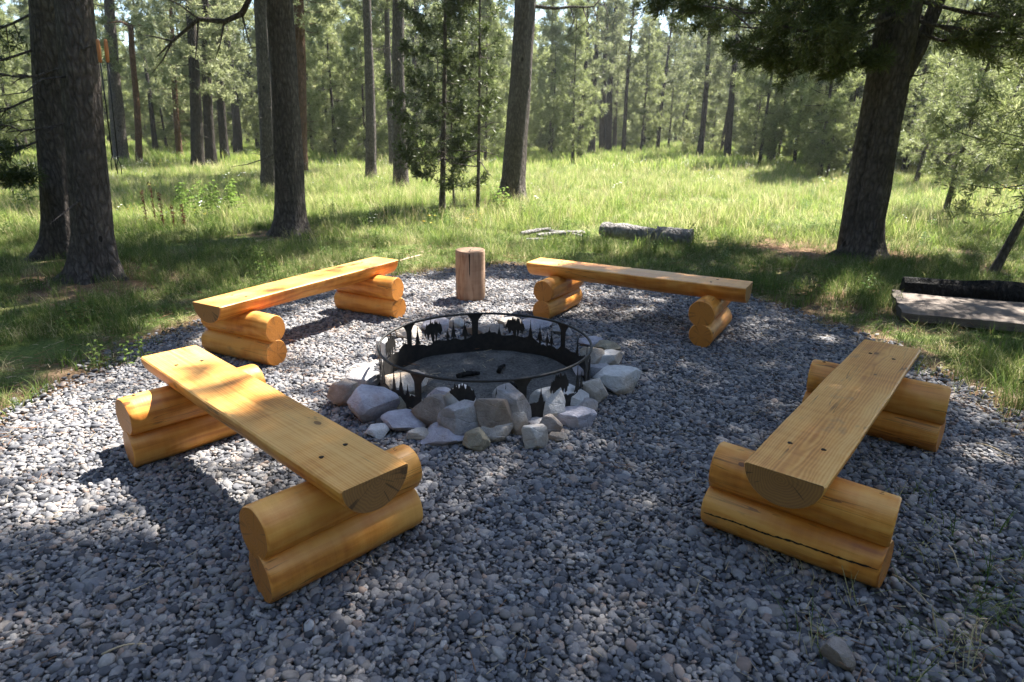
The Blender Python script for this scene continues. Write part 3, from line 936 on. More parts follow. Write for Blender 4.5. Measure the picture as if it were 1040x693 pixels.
tag(obj('weathered_slab', mesh('weathered_slab', np.vstack([top, bot]), Fs, [M['grey_wood']], sharp=R(35)), None, (fl[0], fl[1], 0.0), (0, 0, math.atan2(d[1], d[0]))),
    'wide flat weathered wooden slab lying in the grass at the right edge', 'wood slab')
a = fl[:2] + nrm_ * (wd + 0.12) + d * 0.05; b = a + d * 1.9
lying_log('charred_log', a, b, 0.125, M['char'], 'black charred log lying along the back of the weathered slab', 'log', 0.03, 0.05, 0.08)

for q, (x0, y0, x1, y1, lab) in enumerate([
        (905, 590, 950, 628, 'curved straw-coloured twig on the gravel behind the loose stone at the bottom right'),
        (962, 560, 975, 590, 'short dry twig on the gravel right of the right bench'),
        (1000, 580, 1022, 598, 'dry twig by the grass edge at the right margin'),
        (105, 672, 150, 660, 'brown twig on the gravel in the bottom left corner'),
        (990, 455, 1030, 470, 'pale dry twig at the gravel edge behind the right bench')]):
    a, b = at(x0, y0), at(x1, y1); m_ = (a + b) / 2 + np.array([0.02, 0.03, 0.0])
    ts = np.linspace(0, 1, 9)[:, None]
    path = (1 - ts) ** 2 * a + 2 * ts * (1 - ts) * m_ + ts ** 2 * b; path[:, 2] = 0.028 + 0.006 * np.sin(ts[:, 0] * 5)
    o_ = path[0].copy()
    tag(obj('dry_twig', mesh('dry_twig', *tube(path - o_, np.linspace(0.0035, 0.0018, 9), 6), [M['straw']]), None, o_), lab, 'twig')

# ------------------------------------------------------------------ foliage builders
def needles(C, D, length, width, n, spread=0.9, seed=0):
    """n thin needle blades on every tuft centre C, pointing round direction D"""
    r = np.random.default_rng(seed)
    N = len(C)
    if N == 0: return np.zeros((0, 3)), np.zeros((0, 3), int), np.zeros(0)
    u = r.normal(size=(N, n, 3)); u /= np.linalg.norm(u, axis=-1, keepdims=True)
    v = D[:, None, :] * (1 - spread * 0.45) + u * spread; v /= np.linalg.norm(v, axis=-1, keepdims=True) + 1e-9
    ln = length * r.uniform(0.6, 1.15, (N, n, 1))
    s_ = np.cross(v, r.normal(size=(N, n, 3))); s_ /= np.linalg.norm(s_, axis=-1, keepdims=True) + 1e-9
    w = width * r.uniform(0.6, 1.2, (N, n, 1))
    c = C[:, None, :] + v * ln * 0.05
    tip = c + v * ln; midp = c + v * ln * 0.45
    V = np.stack([c, midp + s_ * w, tip, midp - s_ * w], 2).reshape(-1, 3)
    F = np.arange(N * n * 4).reshape(-1, 4)
    tr = np.clip(r.normal(0.5, 0.22, (N, 1)) + r.normal(0, 0.12, (N, n)), 0, 0.97)
    return V, F, tr.ravel()


def pine(seed, height, r0, crown_lo, crown_r, whorl=0.42, per=5, tufts=14, nl=0.16, nw=0.012, nn=12, lean=(0, 0), bare=0.0,
         top_shape=0.9, droop=0.12, keepfn=None, trunk_seg=10, crook=0.03, dead=6, flare=0.25, twig=True, openf=None, clus=1):
    """returns trunk (V,F) with limbs, crown (V,F,rnd), in tree space"""
    r = np.random.default_rng(seed)
    nz_ = max(10, int(height / 0.55))
    zs = np.concatenate([[-0.12, 0.0, 0.1, 0.25, 0.5], np.linspace(0.9, height, nz_)])
    ph = r.uniform(0, 6, 4)
    def axis(z_):
        z_ = np.asarray(z_, float)
        return np.stack([lean[0] * z_ + crook * np.sin(z_ * 0.55 + ph[0]) - crook * math.sin(ph[0]),
                         lean[1] * z_ + crook * np.sin(z_ * 0.5 + ph[1]) - crook * math.sin(ph[1]), z_], -1)
    rad = r0 * (1 - 0.93 * np.clip(zs / height, 0, 1) ** 0.9) + 0.004 + r0 * flare * np.exp(-np.maximum(zs, 0) / 0.22)
    wood = [tube(axis(zs), rad, trunk_seg, wob=0.04)]
    if trunk_seg >= 20:                               # root swell and shallow flutes
        TV = wood[0][0][:len(zs) * trunk_seg].reshape(len(zs), trunk_seg, 3)
        th_ = np.linspace(0, 2 * np.pi, trunk_seg, endpoint=False)
        lob = 0.55 * np.clip(np.sin(3 * th_ + ph[2]), 0, 1) + 0.4 * np.clip(np.sin(5 * th_ + ph[3]), 0, 1)
        amp = np.exp(-np.maximum(zs, 0) / 0.16)[:, None] * lob[None] + 0.05 * np.sin(4 * th_[None] + 0.5 * zs[:, None]) + 0.03 * np.sin(7 * th_[None] - 0.9 * zs[:, None])
        ax_ = axis(zs)[:, None, :]
        TV[...] = ax_ + (TV - ax_) * (1 + amp[..., None])
    TC, TD = [], []
    z_ = crown_lo
    az = r.uniform(0, 6.28)
    while z_ < height - 0.15:
        t_ = (z_ - crown_lo) / max(height - crown_lo, 0.1)
        prof = min(1.0, 0.55 + t_ * 2.2) * (1 - t_) ** top_shape
        for b_ in range(per):
            az += 6.283 / per + r.normal(0, 0.35)
            if r.random() < bare: continue
            ln = crown_r * prof * r.uniform(0.55, 1.15) + 0.12
            zz_ = z_ + r.normal(0, whorl * 0.25)
            o = axis(zz_); d = np.array([math.cos(az), math.sin(az), 0])
            ts_ = np.linspace(0, 1, 6)
            rise = r.uniform(-0.05, 0.25) + 0.45 * t_
            path = o + d * (ts_ * ln)[:, None]
            path[:, 2] += ln * (rise * ts_ - droop * 4 * ts_ * (1 - ts_) * (1 - t_))
            path += r.normal(0, 0.02 * ln, path.shape) * ts_[:, None]
            rb = min(0.016, max(0.006, r0 * 0.20 * ln / max(crown_r, 0.3)))
            if twig and not (openf is not None and np.mean(openf(path[1:])) > 0.3): wood.append(tube(path, np.linspace(rb, 0.003, 6), 4, cap=True))
            nt = max(3, int(tufts * (0.4 + 0.6 * ln / crown_r)))
            s_ = np.sqrt(r.uniform(0.05, 1.0, nt))
            pc = np.stack([np.interp(s_, ts_, path[:, q]) for q in range(3)], -1)
            side = np.cross(d, [0, 0, 1])
            off = r.normal(0, 1, nt)
            lat = side[None, :] * (off * (0.30 if clus == 1 else 0.22) * ln * (1.08 - s_))[:, None]
            fw = d[None, :] * (np.abs(off) * 0.16 * ln * (1.08 - s_))[:, None]
            pc = pc + lat + fw; pc[:, 2] += r.normal(0, 0.06 * ln + 0.02, nt)
            dd = d[None, :] + side[None, :] * (off * 0.6)[:, None] + np.array([0, 0, 0.45]); dd /= np.linalg.norm(dd, axis=1)[:, None]
            if clus > 1:
                pc = np.repeat(pc, clus, 0) + r.normal(0, 0.07, (len(pc) * clus, 3)); dd = np.repeat(dd, clus, 0)
            TC.append(pc); TD.append(dd)
        z_ += whorl * r.uniform(0.75, 1.25)
    # dead twigs on the bare bole
    for b_ in range(dead):
        zz_ = r.uniform(0.9, max(1.2, crown_lo)); az = r.uniform(0, 6.28); ln = r.uniform(0.25, 0.9)
        o = axis(zz_); d = np.array([math.cos(az), math.sin(az), r.uniform(-0.5, 0.15)])
        ts_ = np.linspace(0, 1, 5); path = o + d * (ts_ * ln)[:, None] + r.normal(0, 0.03, (5, 3)) * ts_[:, None]
        wood.append(tube(path, np.linspace(0.014, 0.003, 5), 4))
    C, D = np.vstack(TC), np.vstack(TD)
    return wood, C, D, axis


def crown_mesh(C, D, nl, nw, nn, mat, seed, spread=0.9):
    V, F, q = needles(C, D, nl, nw, nn, spread, seed)
    return mesh('crown', V, F, [mat], smooth=False, attr={'rnd': ('FACE', q)})


def trunk_mesh(wood, mat):
    V, F = join(wood)
    return mesh('trunk', V, F, [mat])


# ------------------------------------------------------------------ sun gaps in the canopy (unseen foliage cut away so these ground spots stay sunny)
GAPS = []          # x, y, radius, openness


def gap(px, py, r, k_=0.96):
    p_ = at(px, py); GAPS.append((p_[0], p_[1], r, k_))


for g_ in [(-2.25, 3.3, .42, .97), (-1.75, 2.85, .52, .97), (-1.38, 2.72, .25, .8), (-2.27, 4.04, .5, .97), (-1.82, 4.87, .55, .97), (-1.37, 5.7, .5, .97), (0.0, 5.67, .38, .9)]:
    GAPS.append(g_)
for g_ in [(30, 460, .42, .9), (60, 412, .4, .95), (0, 505, .35, .9), (110, 440, .3, .8), (250, 430, .3), (300, 455, .22), (215, 455, .2, .9), (330, 345, .5), (350, 390, .35), (300, 395, .32),
           (290, 350, .4), (385, 355, .35), (400, 310, .5), (440, 300, .5), (478, 298, .5), (530, 296, .42), (565, 292, .3, .8), (610, 298, .22, .7),
           (420, 340, .3, .8), (60, 590, .25, .35), (20, 560, .25, .45), (200, 520, .12, .8),
           (640, 300, .15, .8), (690, 310, .10), (1000, 462, .14), (835, 345, .12), (905, 430, .08), (420, 505, .07), (590, 560, .06, .9), (430, 560, .05),
           (470, 600, .05, .9), (560, 325, .12, .7), (930, 345, .4, .85), (985, 400, .35, .85), (1030, 385, .4, .9), (1035, 430, .3, .8), (960, 320, .5, .8), (1030, 330, .5, .9), (850, 300, .15, .8),
           (800, 285, .15, .9), (820, 305, .12), (700, 275, .25, .6), (600, 262, .5, .85), (520, 262, .5, .9), (440, 268, .4, .8), (250, 290, .2, .6), (170, 330, .22, .8),
           (70, 385, .2, .8), (235, 345, .25, .9), (345, 275, .2, .7), (850, 655, .09, .8), (820, 600, .05)]:
    gap(*g_)
GAPS = np.array([(g_ if len(g_) == 4 else (*g_, .96)) for g_ in GAPS])


def openness(S):
    """how open to the sun the canopy above ground spot S is"""
    o = np.zeros(len(S))
    for x, y, r, k_ in GAPS:
        d = np.hypot(S[:, 0] - x, S[:, 1] - y) / r
        o = np.maximum(o, k_ * np.clip((1.4 - d) / 0.35, 0, 1))
    # the meadow beyond the benches
    x, y = S[:, 0], S[:, 1]
    m = np.clip((y - 9.2 - 0.5 * np.sin(x * 1.3) - 0.7 * np.clip((x - 2.2) / 2, 0, 1) + 1.6 * np.clip((-x - 3) / 3, 0, 1)) / 1.0, 0, 1)
    m = m * (0.97 - 0.25 * np.clip((-x - 3.5) / 3, 0, 1))
    m2 = np.clip((x - 5.2) / 1.0, 0, 1) * 0.8
    return np.maximum(o, np.maximum(m, m2))


def open_at(q_, base):
    Wp = q_ + np.array([base[0], base[1], 0.0])
    return openness(Wp[:, :2] - SUN[:2] / SUN[2] * Wp[:, 2:3])


def carve(C, D, base, zmin, seed):
    r = np.random.default_rng(seed)
    Wp = C + np.asarray(base)[None, :]
    S = Wp[:, :2] - SUN[:2] / SUN[2] * Wp[:, 2:3]
    k_ = (r.random(len(C)) > openness(S)) | (Wp[:, 2] < zmin)
    return C[k_], D[k_]


def place_tree(name, base, wood, crown, wmat, label, cat='tree', group=None, rz=0.0):
    root = empty(name, (base[0], base[1], 0.0), rz)
    obj('trunk', trunk_mesh(wood, wmat) if isinstance(wood, list) else wood, root)
    if crown is not None: obj('crown', crown, root)
    return tag(root, label, cat, group)


# ---- big near pines (their crowns are above the frame and shade the clearing)
def big_tree(name, base, seed, height, r0, crown_lo, crown_r, lean, label, tufts=60, seg=28, per=6, whorl=0.5, extra=None, mat='bark', nn=16, nl=0.2, nw=0.013, wob=None, zmin=0.0, dead=4, top_shape=0.6):
    wood, C, D, axis = pine(seed, height, r0, crown_lo, crown_r, whorl, per, tufts, lean=lean, top_shape=top_shape, trunk_seg=seg, crook=0.035, dead=dead, flare=0.34, openf=lambda q_: open_at(q_, base))
    C, D = carve(C, D, (base[0], base[1], 0), zmin, seed)
    BC, BD = [], []
    if extra: wood, C, D = extra(wood, C, D, axis, BC, BD)
    root = place_tree(name, base, wood, crown_mesh(C, D, nl, nw, nn, M['needles'], seed), M[mat], label)
    if BC:
        V, F, q = needles(np.vstack(BC), np.vstack(BD), 0.12, 0.0065, 14, 0.9, seed)
        obj('low_boughs', mesh('low_boughs', V, F, [M['needles_mid']], smooth=False, attr={'rnd': ('FACE', q)}), root)
    return root


def limb(axis, z0, az, ln, rise, r0, seed, tufts=70, droop=0.1, fill=True):
    """one foliage limb"""
    r = np.random.default_rng(seed)
    ts_ = np.linspace(0, 1, 9)
    d = np.array([math.cos(az), math.sin(az), 0.0])
    path = axis(z0) + d * (ts_ * ln)[:, None]
    path[:, 2] += ln * (rise * ts_ - droop * 4 * ts_ * (1 - ts_))
    path += r.normal(0, 0.02 * ln, path.shape) * ts_[:, None]
    w = [tube(path, np.linspace(r0, 0.006, 9), 7, wob=0.05)]
    if not fill: return w, np.zeros((0, 3)), np.zeros((0, 3))
    side = np.cross(d, [0, 0, 1]); C, D = [], []
    for q in range(11):                                    # side twigs carrying tufts
        s_ = r.uniform(0.2, 1.0); sg = r.choice([-1, 1]); tl = ln * r.uniform(0.18, 0.42) * (1.15 - s_ * 0.6)
        o = np.array([np.interp(s_, ts_, path[:, e]) for e in range(3)])
        dd = d * r.uniform(0.3, 0.9) + side * sg * r.uniform(0.4, 1.0) + np.array([0, 0, r.uniform(-0.35, 0.3)]); dd /= np.linalg.norm(dd)
        tp = o + dd * (np.linspace(0, 1, 5) * tl)[:, None]; tp[:, 2] -= 0.12 * tl * np.linspace(0, 1, 5) ** 2
        w.append(tube(tp, np.linspace(0.008, 0.003, 5), 4))
        k_ = tufts // 11
        u = np.sqrt(r.uniform(0.05, 1, k_))
        c = np.stack([np.interp(u, np.linspace(0, 1, 5), tp[:, e]) for e in range(3)], -1) + r.normal(0, 0.045, (k_, 3))
        C.append(c); D.append(np.tile(dd + np.array([0, 0, 0.3]), (k_, 1)))
    C, D = np.vstack(C), np.vstack(D); D /= np.linalg.norm(D, axis=1)[:, None]
    return w, C, D


def t8_extra(wood, C, D, axis, BC, BD):
    for q, (z0, az, ln, rise, tf) in enumerate([(3.0, 190, 2.6, -0.02, 330), (3.25, 170, 2.9, 0.0, 330), (3.3, 205, 2.4, -0.08, 330), (3.1, 230, 2.0, 0.05, 260), (3.3, 150, 2.6, 0.02, 300),
                                                (2.75, 185, 1.5, -0.22, 300), (2.6, 205, 1.1, -0.25, 240), (2.9, 170, 1.9, -0.12, 300), (3.0, 215, 2.2, -0.06, 330), (2.8, 350, 1.6, -0.1, 260), (3.0, 15, 2.6, -0.04, 330), (2.9, 330, 2.2, -0.02, 300), (3.2, 20, 2.4, 0.03, 300), (3.1, 340, 2.6, 0.0, 330), (3.4, 310, 2.4, 0.0, 300), (3.5, 185, 1.6, -0.2, 220), (2.9, 45, 2.0, 0.1, 260), (3.6, 270, 2.6, 0.0, 260)]):
        w, c, d = limb(axis, z0, R(az), ln, rise, 0.024, 500 + q, int(tf * 0.8))
        wood += w; BC.append(c); BD.append(d)
    # the second stem that forks off to the right
    zs = np.linspace(2.15, 7.5, 14)
    p_ = axis(zs) + np.stack([0.14 + 0.27 * (zs - 2.15) ** 0.9, 0.10 * (zs - 2.15), zs * 0], -1)
    p_[0] = axis(1.9); wood.append(tube(p_, np.linspace(0.085, 0.05, 14), 14, wob=0.05))
    # twin bole fused on the left, a little behind
    zs = np.linspace(-0.1, 9, 18)
    p_ = axis(zs) + np.stack([-0.15 + 0.0 * zs, 0.12 + 0 * zs, zs * 0], -1)
    wood.append(tube(p_, 0.145 * (1 - 0.06 * np.linspace(0, 9, 18)), 20, wob=0.035))
    return wood, C, D


b8 = at(876, 261)
big_tree('pine_tree', b8, 21, 15.0, 0.195, 3.9, 4.6, (-0.01, 0.0), 'broad dark double-stemmed pine at the right edge of the meadow with low dark boughs', tufts=100, extra=t8_extra, per=7, whorl=0.42, zmin=2.0, top_shape=0.3)
b1 = at(98, 284)


def t1_extra(wood, C, D, axis, BC, BD):
    for q, (z0, az, ln) in enumerate([(2.2, 200, 0.9), (1.7, 215, 0.7)]):
        w, c, d = limb(axis, z0, R(az), ln, -0.15, 0.012, 540 + q, 60)
        wood += w
    return wood, C, D


big_tree('pine_tree', (7.7, 5.6, 0), 26, 13.0, 0.2, 4.2, 3.9, (0.0, 0.0), 'unseen pine added beyond the right edge so its crown shades the right bench', tufts=44, per=7, whorl=0.45, zmin=2.0, top_shape=0.3)  # out-of-view tree added to cast shade on the right front
big_tree('pine_tree', b1, 22, 19.0, 0.182, 4.5, 2.6, (0.13, 0.0), 'thick grey pine at the left edge, two orange-handled forks against it', tufts=24, extra=t1_extra, whorl=0.7)
b1b = at(66, 262)


def t1b_extra(wood, C, D, axis, BC, BD):
    for q, (z0, az, ln) in enumerate([(3.2, 250, 1.5), (2.5, 215, 1.6), (2.0, 200, 1.4), (1.5, 220, 1.1), (2.9, 180, 1.7), (1.2, 260, 0.7)]):
        w, c, d = limb(axis, z0, R(az), ln, -0.2, 0.014, 550 + q, 90)
        wood += w; BC.append(c); BD.append(d)
    return wood, C, D


big_tree('pine_tree', b1b, 23, 18.0, 0.20, 4.5, 2.4, (0.13, 0.0), 'dark pine with low green sprays close behind the thick pine at the left edge', tufts=24, extra=t1b_extra, whorl=0.7)
b2 = at(297, 240)


def t2_extra(wood, C, D, axis, BC, BD):
    # crooked dead bough to the left, top of the frame
    pts = np.array([[0, 0, 3.25], [-0.35, -0.05, 3.3], [-0.5, -0.1, 3.05], [-0.75, -0.1, 2.95], [-1.1, -0.1, 2.98], [-1.5, -0.1, 2.7], [-1.75, -0.1, 2.5]])
    pts[:, :2] += axis(3.2)[:2]
    wood.append(tube(pts, [0.05, 0.045, 0.042, 0.035, 0.028, 0.018, 0.006], 8, wob=0.06))
    for q, (i_, dx, dz) in enumerate([(3, -0.25, -0.5), (4, -0.5, 0.3), (4, -0.2, -0.6), (5, -0.4, -0.4), (2, 0.05, -0.45), (5, -0.5, 0.1)]):
        o_ = pts[i_]; wood.append(tube(np.array([o_, o_ + [dx * 0.5, 0.05, dz * 0.6], o_ + [dx, 0.1, dz]]), [0.016, 0.01, 0.003], 5))
    return wood, C, D


big_tree('pine_tree', b2, 24, 16.0, 0.205, 4.0, 4.7, (0.065, 0.0), 'straight dark pine left of centre, crooked dead bough at its top', tufts=70, extra=t2_extra, per=7, whorl=0.45, zmin=0, top_shape=0.35)
b7 = at(519, 200, 0.1)


def t7_extra(wood, C, D, axis, BC, BD):
    w, c, d = limb(axis, 4.05, R(5), 1.9, 0.12, 0.045, 560, 10, fill=False)
    wood += w
    for q in range(7):
        o_ = w[0][0][8 * 7 // 2 + q * 4]
        wood.append(tube(np.array([o_, o_ + [0.1, 0, -0.25], o_ + [0.25 * rng.normal(), 0.1, -0.6]]), [0.012, 0.008, 0.003], 4))
    return wood, C, D


big_tree('pine_tree', b7, 25, 19.0, 0.255, 5.0, 3.0, (0.075, 0.0), 'leaning brown pine in the middle of the picture, near edge of the meadow', tufts=34, extra=t7_extra, per=6, whorl=0.6)

# ---- mid-distance trunks one can point at
mids = [  # px, py(base), height, r0, crown_lo, crown_r, lean, mat, label
    (273, 181, 17, 0.22, 5.0, 2.2, 0.085, 'bark', 'dark pine trunk half hidden behind the left side of the straight dark pine'),
    (305, 169, 16, 0.22, 4.5, 2.0, 0.06, 'bark_red', 'reddish pine trunk peeping out behind the right side of the straight dark pine'),
    (376, 172, 17, 0.17, 6.0, 1.8, 0.05, 'bark', 'slim grey-brown pine trunk, left of a pair of trunks left of centre'),
    (407, 179, 17, 0.20, 6.0, 1.9, 0.04, 'bark', 'grey-brown pine trunk, the thicker of the pair left of centre'),
    (399, 165, 14, 0.14, 5.0, 1.5, 0.02, 'bark', 'thin pine trunk just behind the thicker trunk of the pair left of centre'),
    (122, 160, 15, 0.30, 3.5, 2.2, 0.11, 'bark', 'dark pine trunk directly right of the thick pine at the left edge'),
    (200, 163, 15, 0.24, 3.0, 2.2, 0.10, 'bark_far', 'pine trunk left of the centre of the left-hand woods, leaning a little to the left'),
    (214, 161, 14, 0.22, 2.8, 2.0, 0.08, 'bark_far', 'pine trunk between two others in the left-hand woods'),
    (228, 158, 14, 0.20, 2.6, 2.0, 0.07, 'bark_far', 'pine trunk on the right of a group of three in the left-hand woods'),
    (182, 156, 13, 0.15, 2.4, 1.8, 0.07, 'bark_red', 'slim reddish pine trunk in the left-hand woods'),
    (38, 140, 13, 0.30, 2.0, 2.6, 0.08, 'bark_red', 'reddish pine trunk at the far left behind the leafy undergrowth'),
    (601, 153, 14, 0.22, 4.5, 2.6, 0.0, 'bark_far', 'dark pine with heavy dark crown right of the leaning brown pine'),
    (618, 147, 14, 0.11, 4.5, 1.6, 0.0, 'bark_far', 'thin pine trunk right of the dark heavy-crowned pine'),
    (633, 153, 14, 0.13, 5.0, 1.6, 0.02, 'bark_far', 'thin pine trunk by the pale gap in the trees right of centre'),
    (668, 150, 13, 0.14, 4.2, 1.8, 0.03, 'bark_far', 'pine trunk in the right half of the row beyond the meadow'),
    (695, 148, 13, 0.13, 3.8, 1.8, 0.04, 'bark_far', 'straight dark pine trunk in the row beyond the meadow'),
    (709, 150, 13, 0.085, 3.6, 1.5, 0.06, 'bark_far', 'slender slightly leaning pine trunk in the row beyond the meadow'),
    (732, 153, 12, 0.085, 3.2, 1.5, 0.08, 'bark_far', 'slender leaning pine trunk with light crown beyond the meadow'),
    (748, 146, 13, 0.12, 3.4, 1.6, 0.03, 'bark_far', 'dark pine trunk behind the slender leaning one beyond the meadow'),
    (772, 150, 12, 0.08, 3.0, 1.4, 0.05, 'bark_far', 'thin upright pine trunk left of the broad double-stemmed pine, beyond the meadow'),
    (995, 172, 12, 0.2, 4.0, 2.4, 0.22, 'bark', 'dark leaning trunk deep in the woods at the right'),
]
for q, (px, py, hgt, r0, lo, cr, ln, mt, lab) in enumerate(mids):
    b_ = at(px, py, 0.28)
    wood, C, D, ax = pine(700 + q, hgt, r0, lo, cr, 0.55, 5, 9, clus=4, lean=(ln, 0), dead=10, trunk_seg=14, crook=0.05)
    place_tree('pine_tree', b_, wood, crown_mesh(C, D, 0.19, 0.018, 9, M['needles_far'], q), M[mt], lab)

# broken-topped dead sapling, left
b_ = at(140, 163, 0.25)
zs = np.linspace(-0.1, 5.1, 12)
wood = [tube(np.stack([0.12 * zs + 0.05 * np.sin(zs), 0 * zs, zs], -1), np.linspace(0.13, 0.09, 12), 10, wob=0.05)]
wood.append(tube(np.array([[0.45, 0, 4.9], [0.75, 0, 5.05], [1.1, 0, 5.0]]), [0.06, 0.04, 0.01], 6))
wood.append(tube(np.array([[0.55, 0, 5.0], [0.2, 0, 5.15], [-0.3, 0, 5.1]]), [0.05, 0.04, 0.01], 6))
root = empty('dead_tree', (b_[0], b_[1], 0)); obj('trunk', trunk_mesh(wood, M['bark_red']), root)
tag(root, 'short dead trunk with a broken cross-shaped top in the left-hand woods', 'tree')

# saplings in front of the meadow
for q, (px, py, hgt, r0, lo, cr, ln, tf, lab) in enumerate([
        (449, 213, 6.5, 0.055, 0.8, 1.15, 0.03, 75, 'young bushy dark green pine sapling standing alone at the left of the meadow'),
        (461, 207, 4.0, 0.02, 1.0, 0.5, 0.0, 12, 'thinnest sapling stem close to the bushy young pine'),
        (485, 216, 6.0, 0.032, 1.6, 0.6, 0.03, 10, 'bare slender sapling between the bushy young pine and the leaning brown pine')]):
    b_ = at(px, py, 0.05)
    wood, C, D, ax = pine(760 + q, hgt, r0, lo, cr, 0.34, 5, tf, lean=(ln, 0), dead=8, trunk_seg=8, crook=0.03, droop=0.2)
    place_tree('pine_sapling', b_, wood, crown_mesh(C, D, 0.10, 0.010, 10, M['needles_mid'], 90 + q), M['bark'], lab, 'sapling')
for q, (px, py, hgt, r0, lo, cr, ln, tf, lab) in enumerate([
        (1007, 278, 4.2, 0.045, 0.9, 1.3, 0.30, 26, 'crooked leaning sapling at the right edge behind the charred log'),
        (960, 215, 4.8, 0.05, 0.9, 1.5, 0.1, 30, 'light green feathery young pine right of the broad double-stemmed pine'),
        (1062, 235, 5.0, 0.06, 1.2, 1.7, -0.05, 30, 'young pine reaching in from the right edge with pale feathery boughs'),
        (840, 180, 2.6, 0.05, 0.3, 0.9, 0.0, 34, 'small bushy yellow-green pine left of the broad double-stemmed pine'),
        (930, 185, 6.5, 0.07, 1.0, 1.9, 0.1, 30, 'tall feathery young pine deeper in the right-hand woods')]):
    b_ = at(px, py, 0.05)
    wood, C, D, ax = pine(780 + q, hgt, r0, lo, cr, 0.36, 5, tf, lean=(ln, 0), dead=6, trunk_seg=8, crook=0.06, droop=0.15)
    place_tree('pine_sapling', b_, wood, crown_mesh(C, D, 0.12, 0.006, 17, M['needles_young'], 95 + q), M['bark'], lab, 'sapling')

# roasting forks against the thick pine
for q, (hx, hy, bx, by, yy, lab) in enumerate([(99, 40, 114, 158, 6.60, 'roasting fork with orange handle, left one of two against the thick pine'),
                                              (107, 40, 120, 162, 6.66, 'roasting fork with orange handle, right one of two against the thick pine')]):
    a = at_y(hx, hy, yy); b = at_y(bx, by, yy - 0.05)
    root = empty('roasting_fork', tuple(a))
    d_ = b - a; ln_ = np.linalg.norm(d_); u_ = d_ / ln_
    obj('handle', mesh('handle', *tube([u_ * 0, u_ * 0.02, u_ * 0.1, u_ * 0.19, u_ * 0.2], [0.012, 0.016, 0.018, 0.016, 0.011], 10), [M['handle']]), root)
    V, F = join([tube([u_ * 0.195, u_ * (ln_ * 0.6), u_ * ln_], 0.006, 6), tube([u_ * ln_, u_ * (ln_ + 0.05) + [0.02, 0, 0], u_ * (ln_ + 0.14) + [0.02, 0, 0]], 0.004, 6),
                 tube([u_ * ln_, u_ * (ln_ + 0.05) - [0.02, 0, 0], u_ * (ln_ + 0.14) - [0.02, 0, 0]], 0.004, 6)])
    obj('rod', mesh('rod', V, F, [M['rod']]), root)
    tag(root, lab, 'roasting fork', 'roasting forks at the thick pine')

# ---- the woods beyond: shared meshes, every tree an object of its own
KINDS = []
for q in range(4):      # tall lodgepole pines
    wood, C, D, ax = pine(800 + q, 9.5 + q, 0.15 + 0.02 * q, 2.4 + 0.6 * q, 1.7, 0.6, 4, 7, clus=4, dead=12, trunk_seg=8, crook=0.08)
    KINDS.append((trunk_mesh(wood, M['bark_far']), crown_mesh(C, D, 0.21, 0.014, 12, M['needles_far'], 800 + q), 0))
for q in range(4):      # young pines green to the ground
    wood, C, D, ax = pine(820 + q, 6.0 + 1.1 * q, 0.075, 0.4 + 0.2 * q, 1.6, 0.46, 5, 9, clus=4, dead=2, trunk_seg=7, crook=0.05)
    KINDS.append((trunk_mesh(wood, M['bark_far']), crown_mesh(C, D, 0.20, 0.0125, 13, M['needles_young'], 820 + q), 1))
for q in range(2):      # dark dense ones
    wood, C, D, ax = pine(840 + q, 12 + q, 0.16, 1.2 + q, 2.3, 0.5, 6, 9, clus=4, dead=4, trunk_seg=7, crook=0.05, droop=0.25)
    KINDS.append((trunk_mesh(wood, M['bark_far']), crown_mesh(C, D, 0.2, 0.022, 9, M['needles'], 840 + q), 2))
WLAB = ['tall thin-trunked pine, one of the many alike in the woods beyond the meadow', 'light green young pine, one of the many alike in the woods beyond the meadow',
        'dark dense pine, one of the few dark ones alike in the woods beyond the meadow']
WGRP = ['tall pines of the woods beyond', 'young pines of the woods beyond', 'dark pines of the woods beyond']
wr = np.random.default_rng(77)
spots = []
mid_pos = [at(m_[0], m_[1], 0.28)[:2] for m_ in mids]
tries = 0
while len(spots) < 300 and tries < 20000:
    tries += 1
    y = 20 + 48 * wr.random() ** 1.0; x = wr.uniform(-0.92, 0.92) * y
    px = CX + FPX * x / (y * math.cos(PITCH))
    near = 37 if 90 < px < 330 else 29 if 330 <= px < 560 else 32 if 560 <= px < 760 else 23 if px >= 760 else 30
    if y < near: continue
    if min([math.hypot(x - a_, y - b_) for a_, b_ in spots] + [9]) < 1.35: continue
    if min(math.hypot(x - a_[0], y - a_[1]) for a_ in mid_pos) < 1.2: continue
    spots.append((x, y))
first = {}
for x, y in spots:
    u = wr.random(); far = y > 45
    if y < 33 and u < 0.24: u = 0.5
    kd = wr.integers(0, 4) if u < (0.24) else wr.integers(4, 8) if u < 0.92 else wr.integers(8, 10)
    tm, cm, ty = KINDS[kd]
    sc_ = wr.uniform(0.85, 1.2)
    root = empty('young_pine' if ty == 1 else 'pine_tree', (x, y, 0), wr.uniform(0, 6.28))
    root.scale = (sc_, sc_, sc_ * wr.uniform(0.95, 1.1))
    obj('trunk', tm, root); obj('crown', cm, root)
    tag(root, WLAB[ty], 'tree', WGRP[ty])

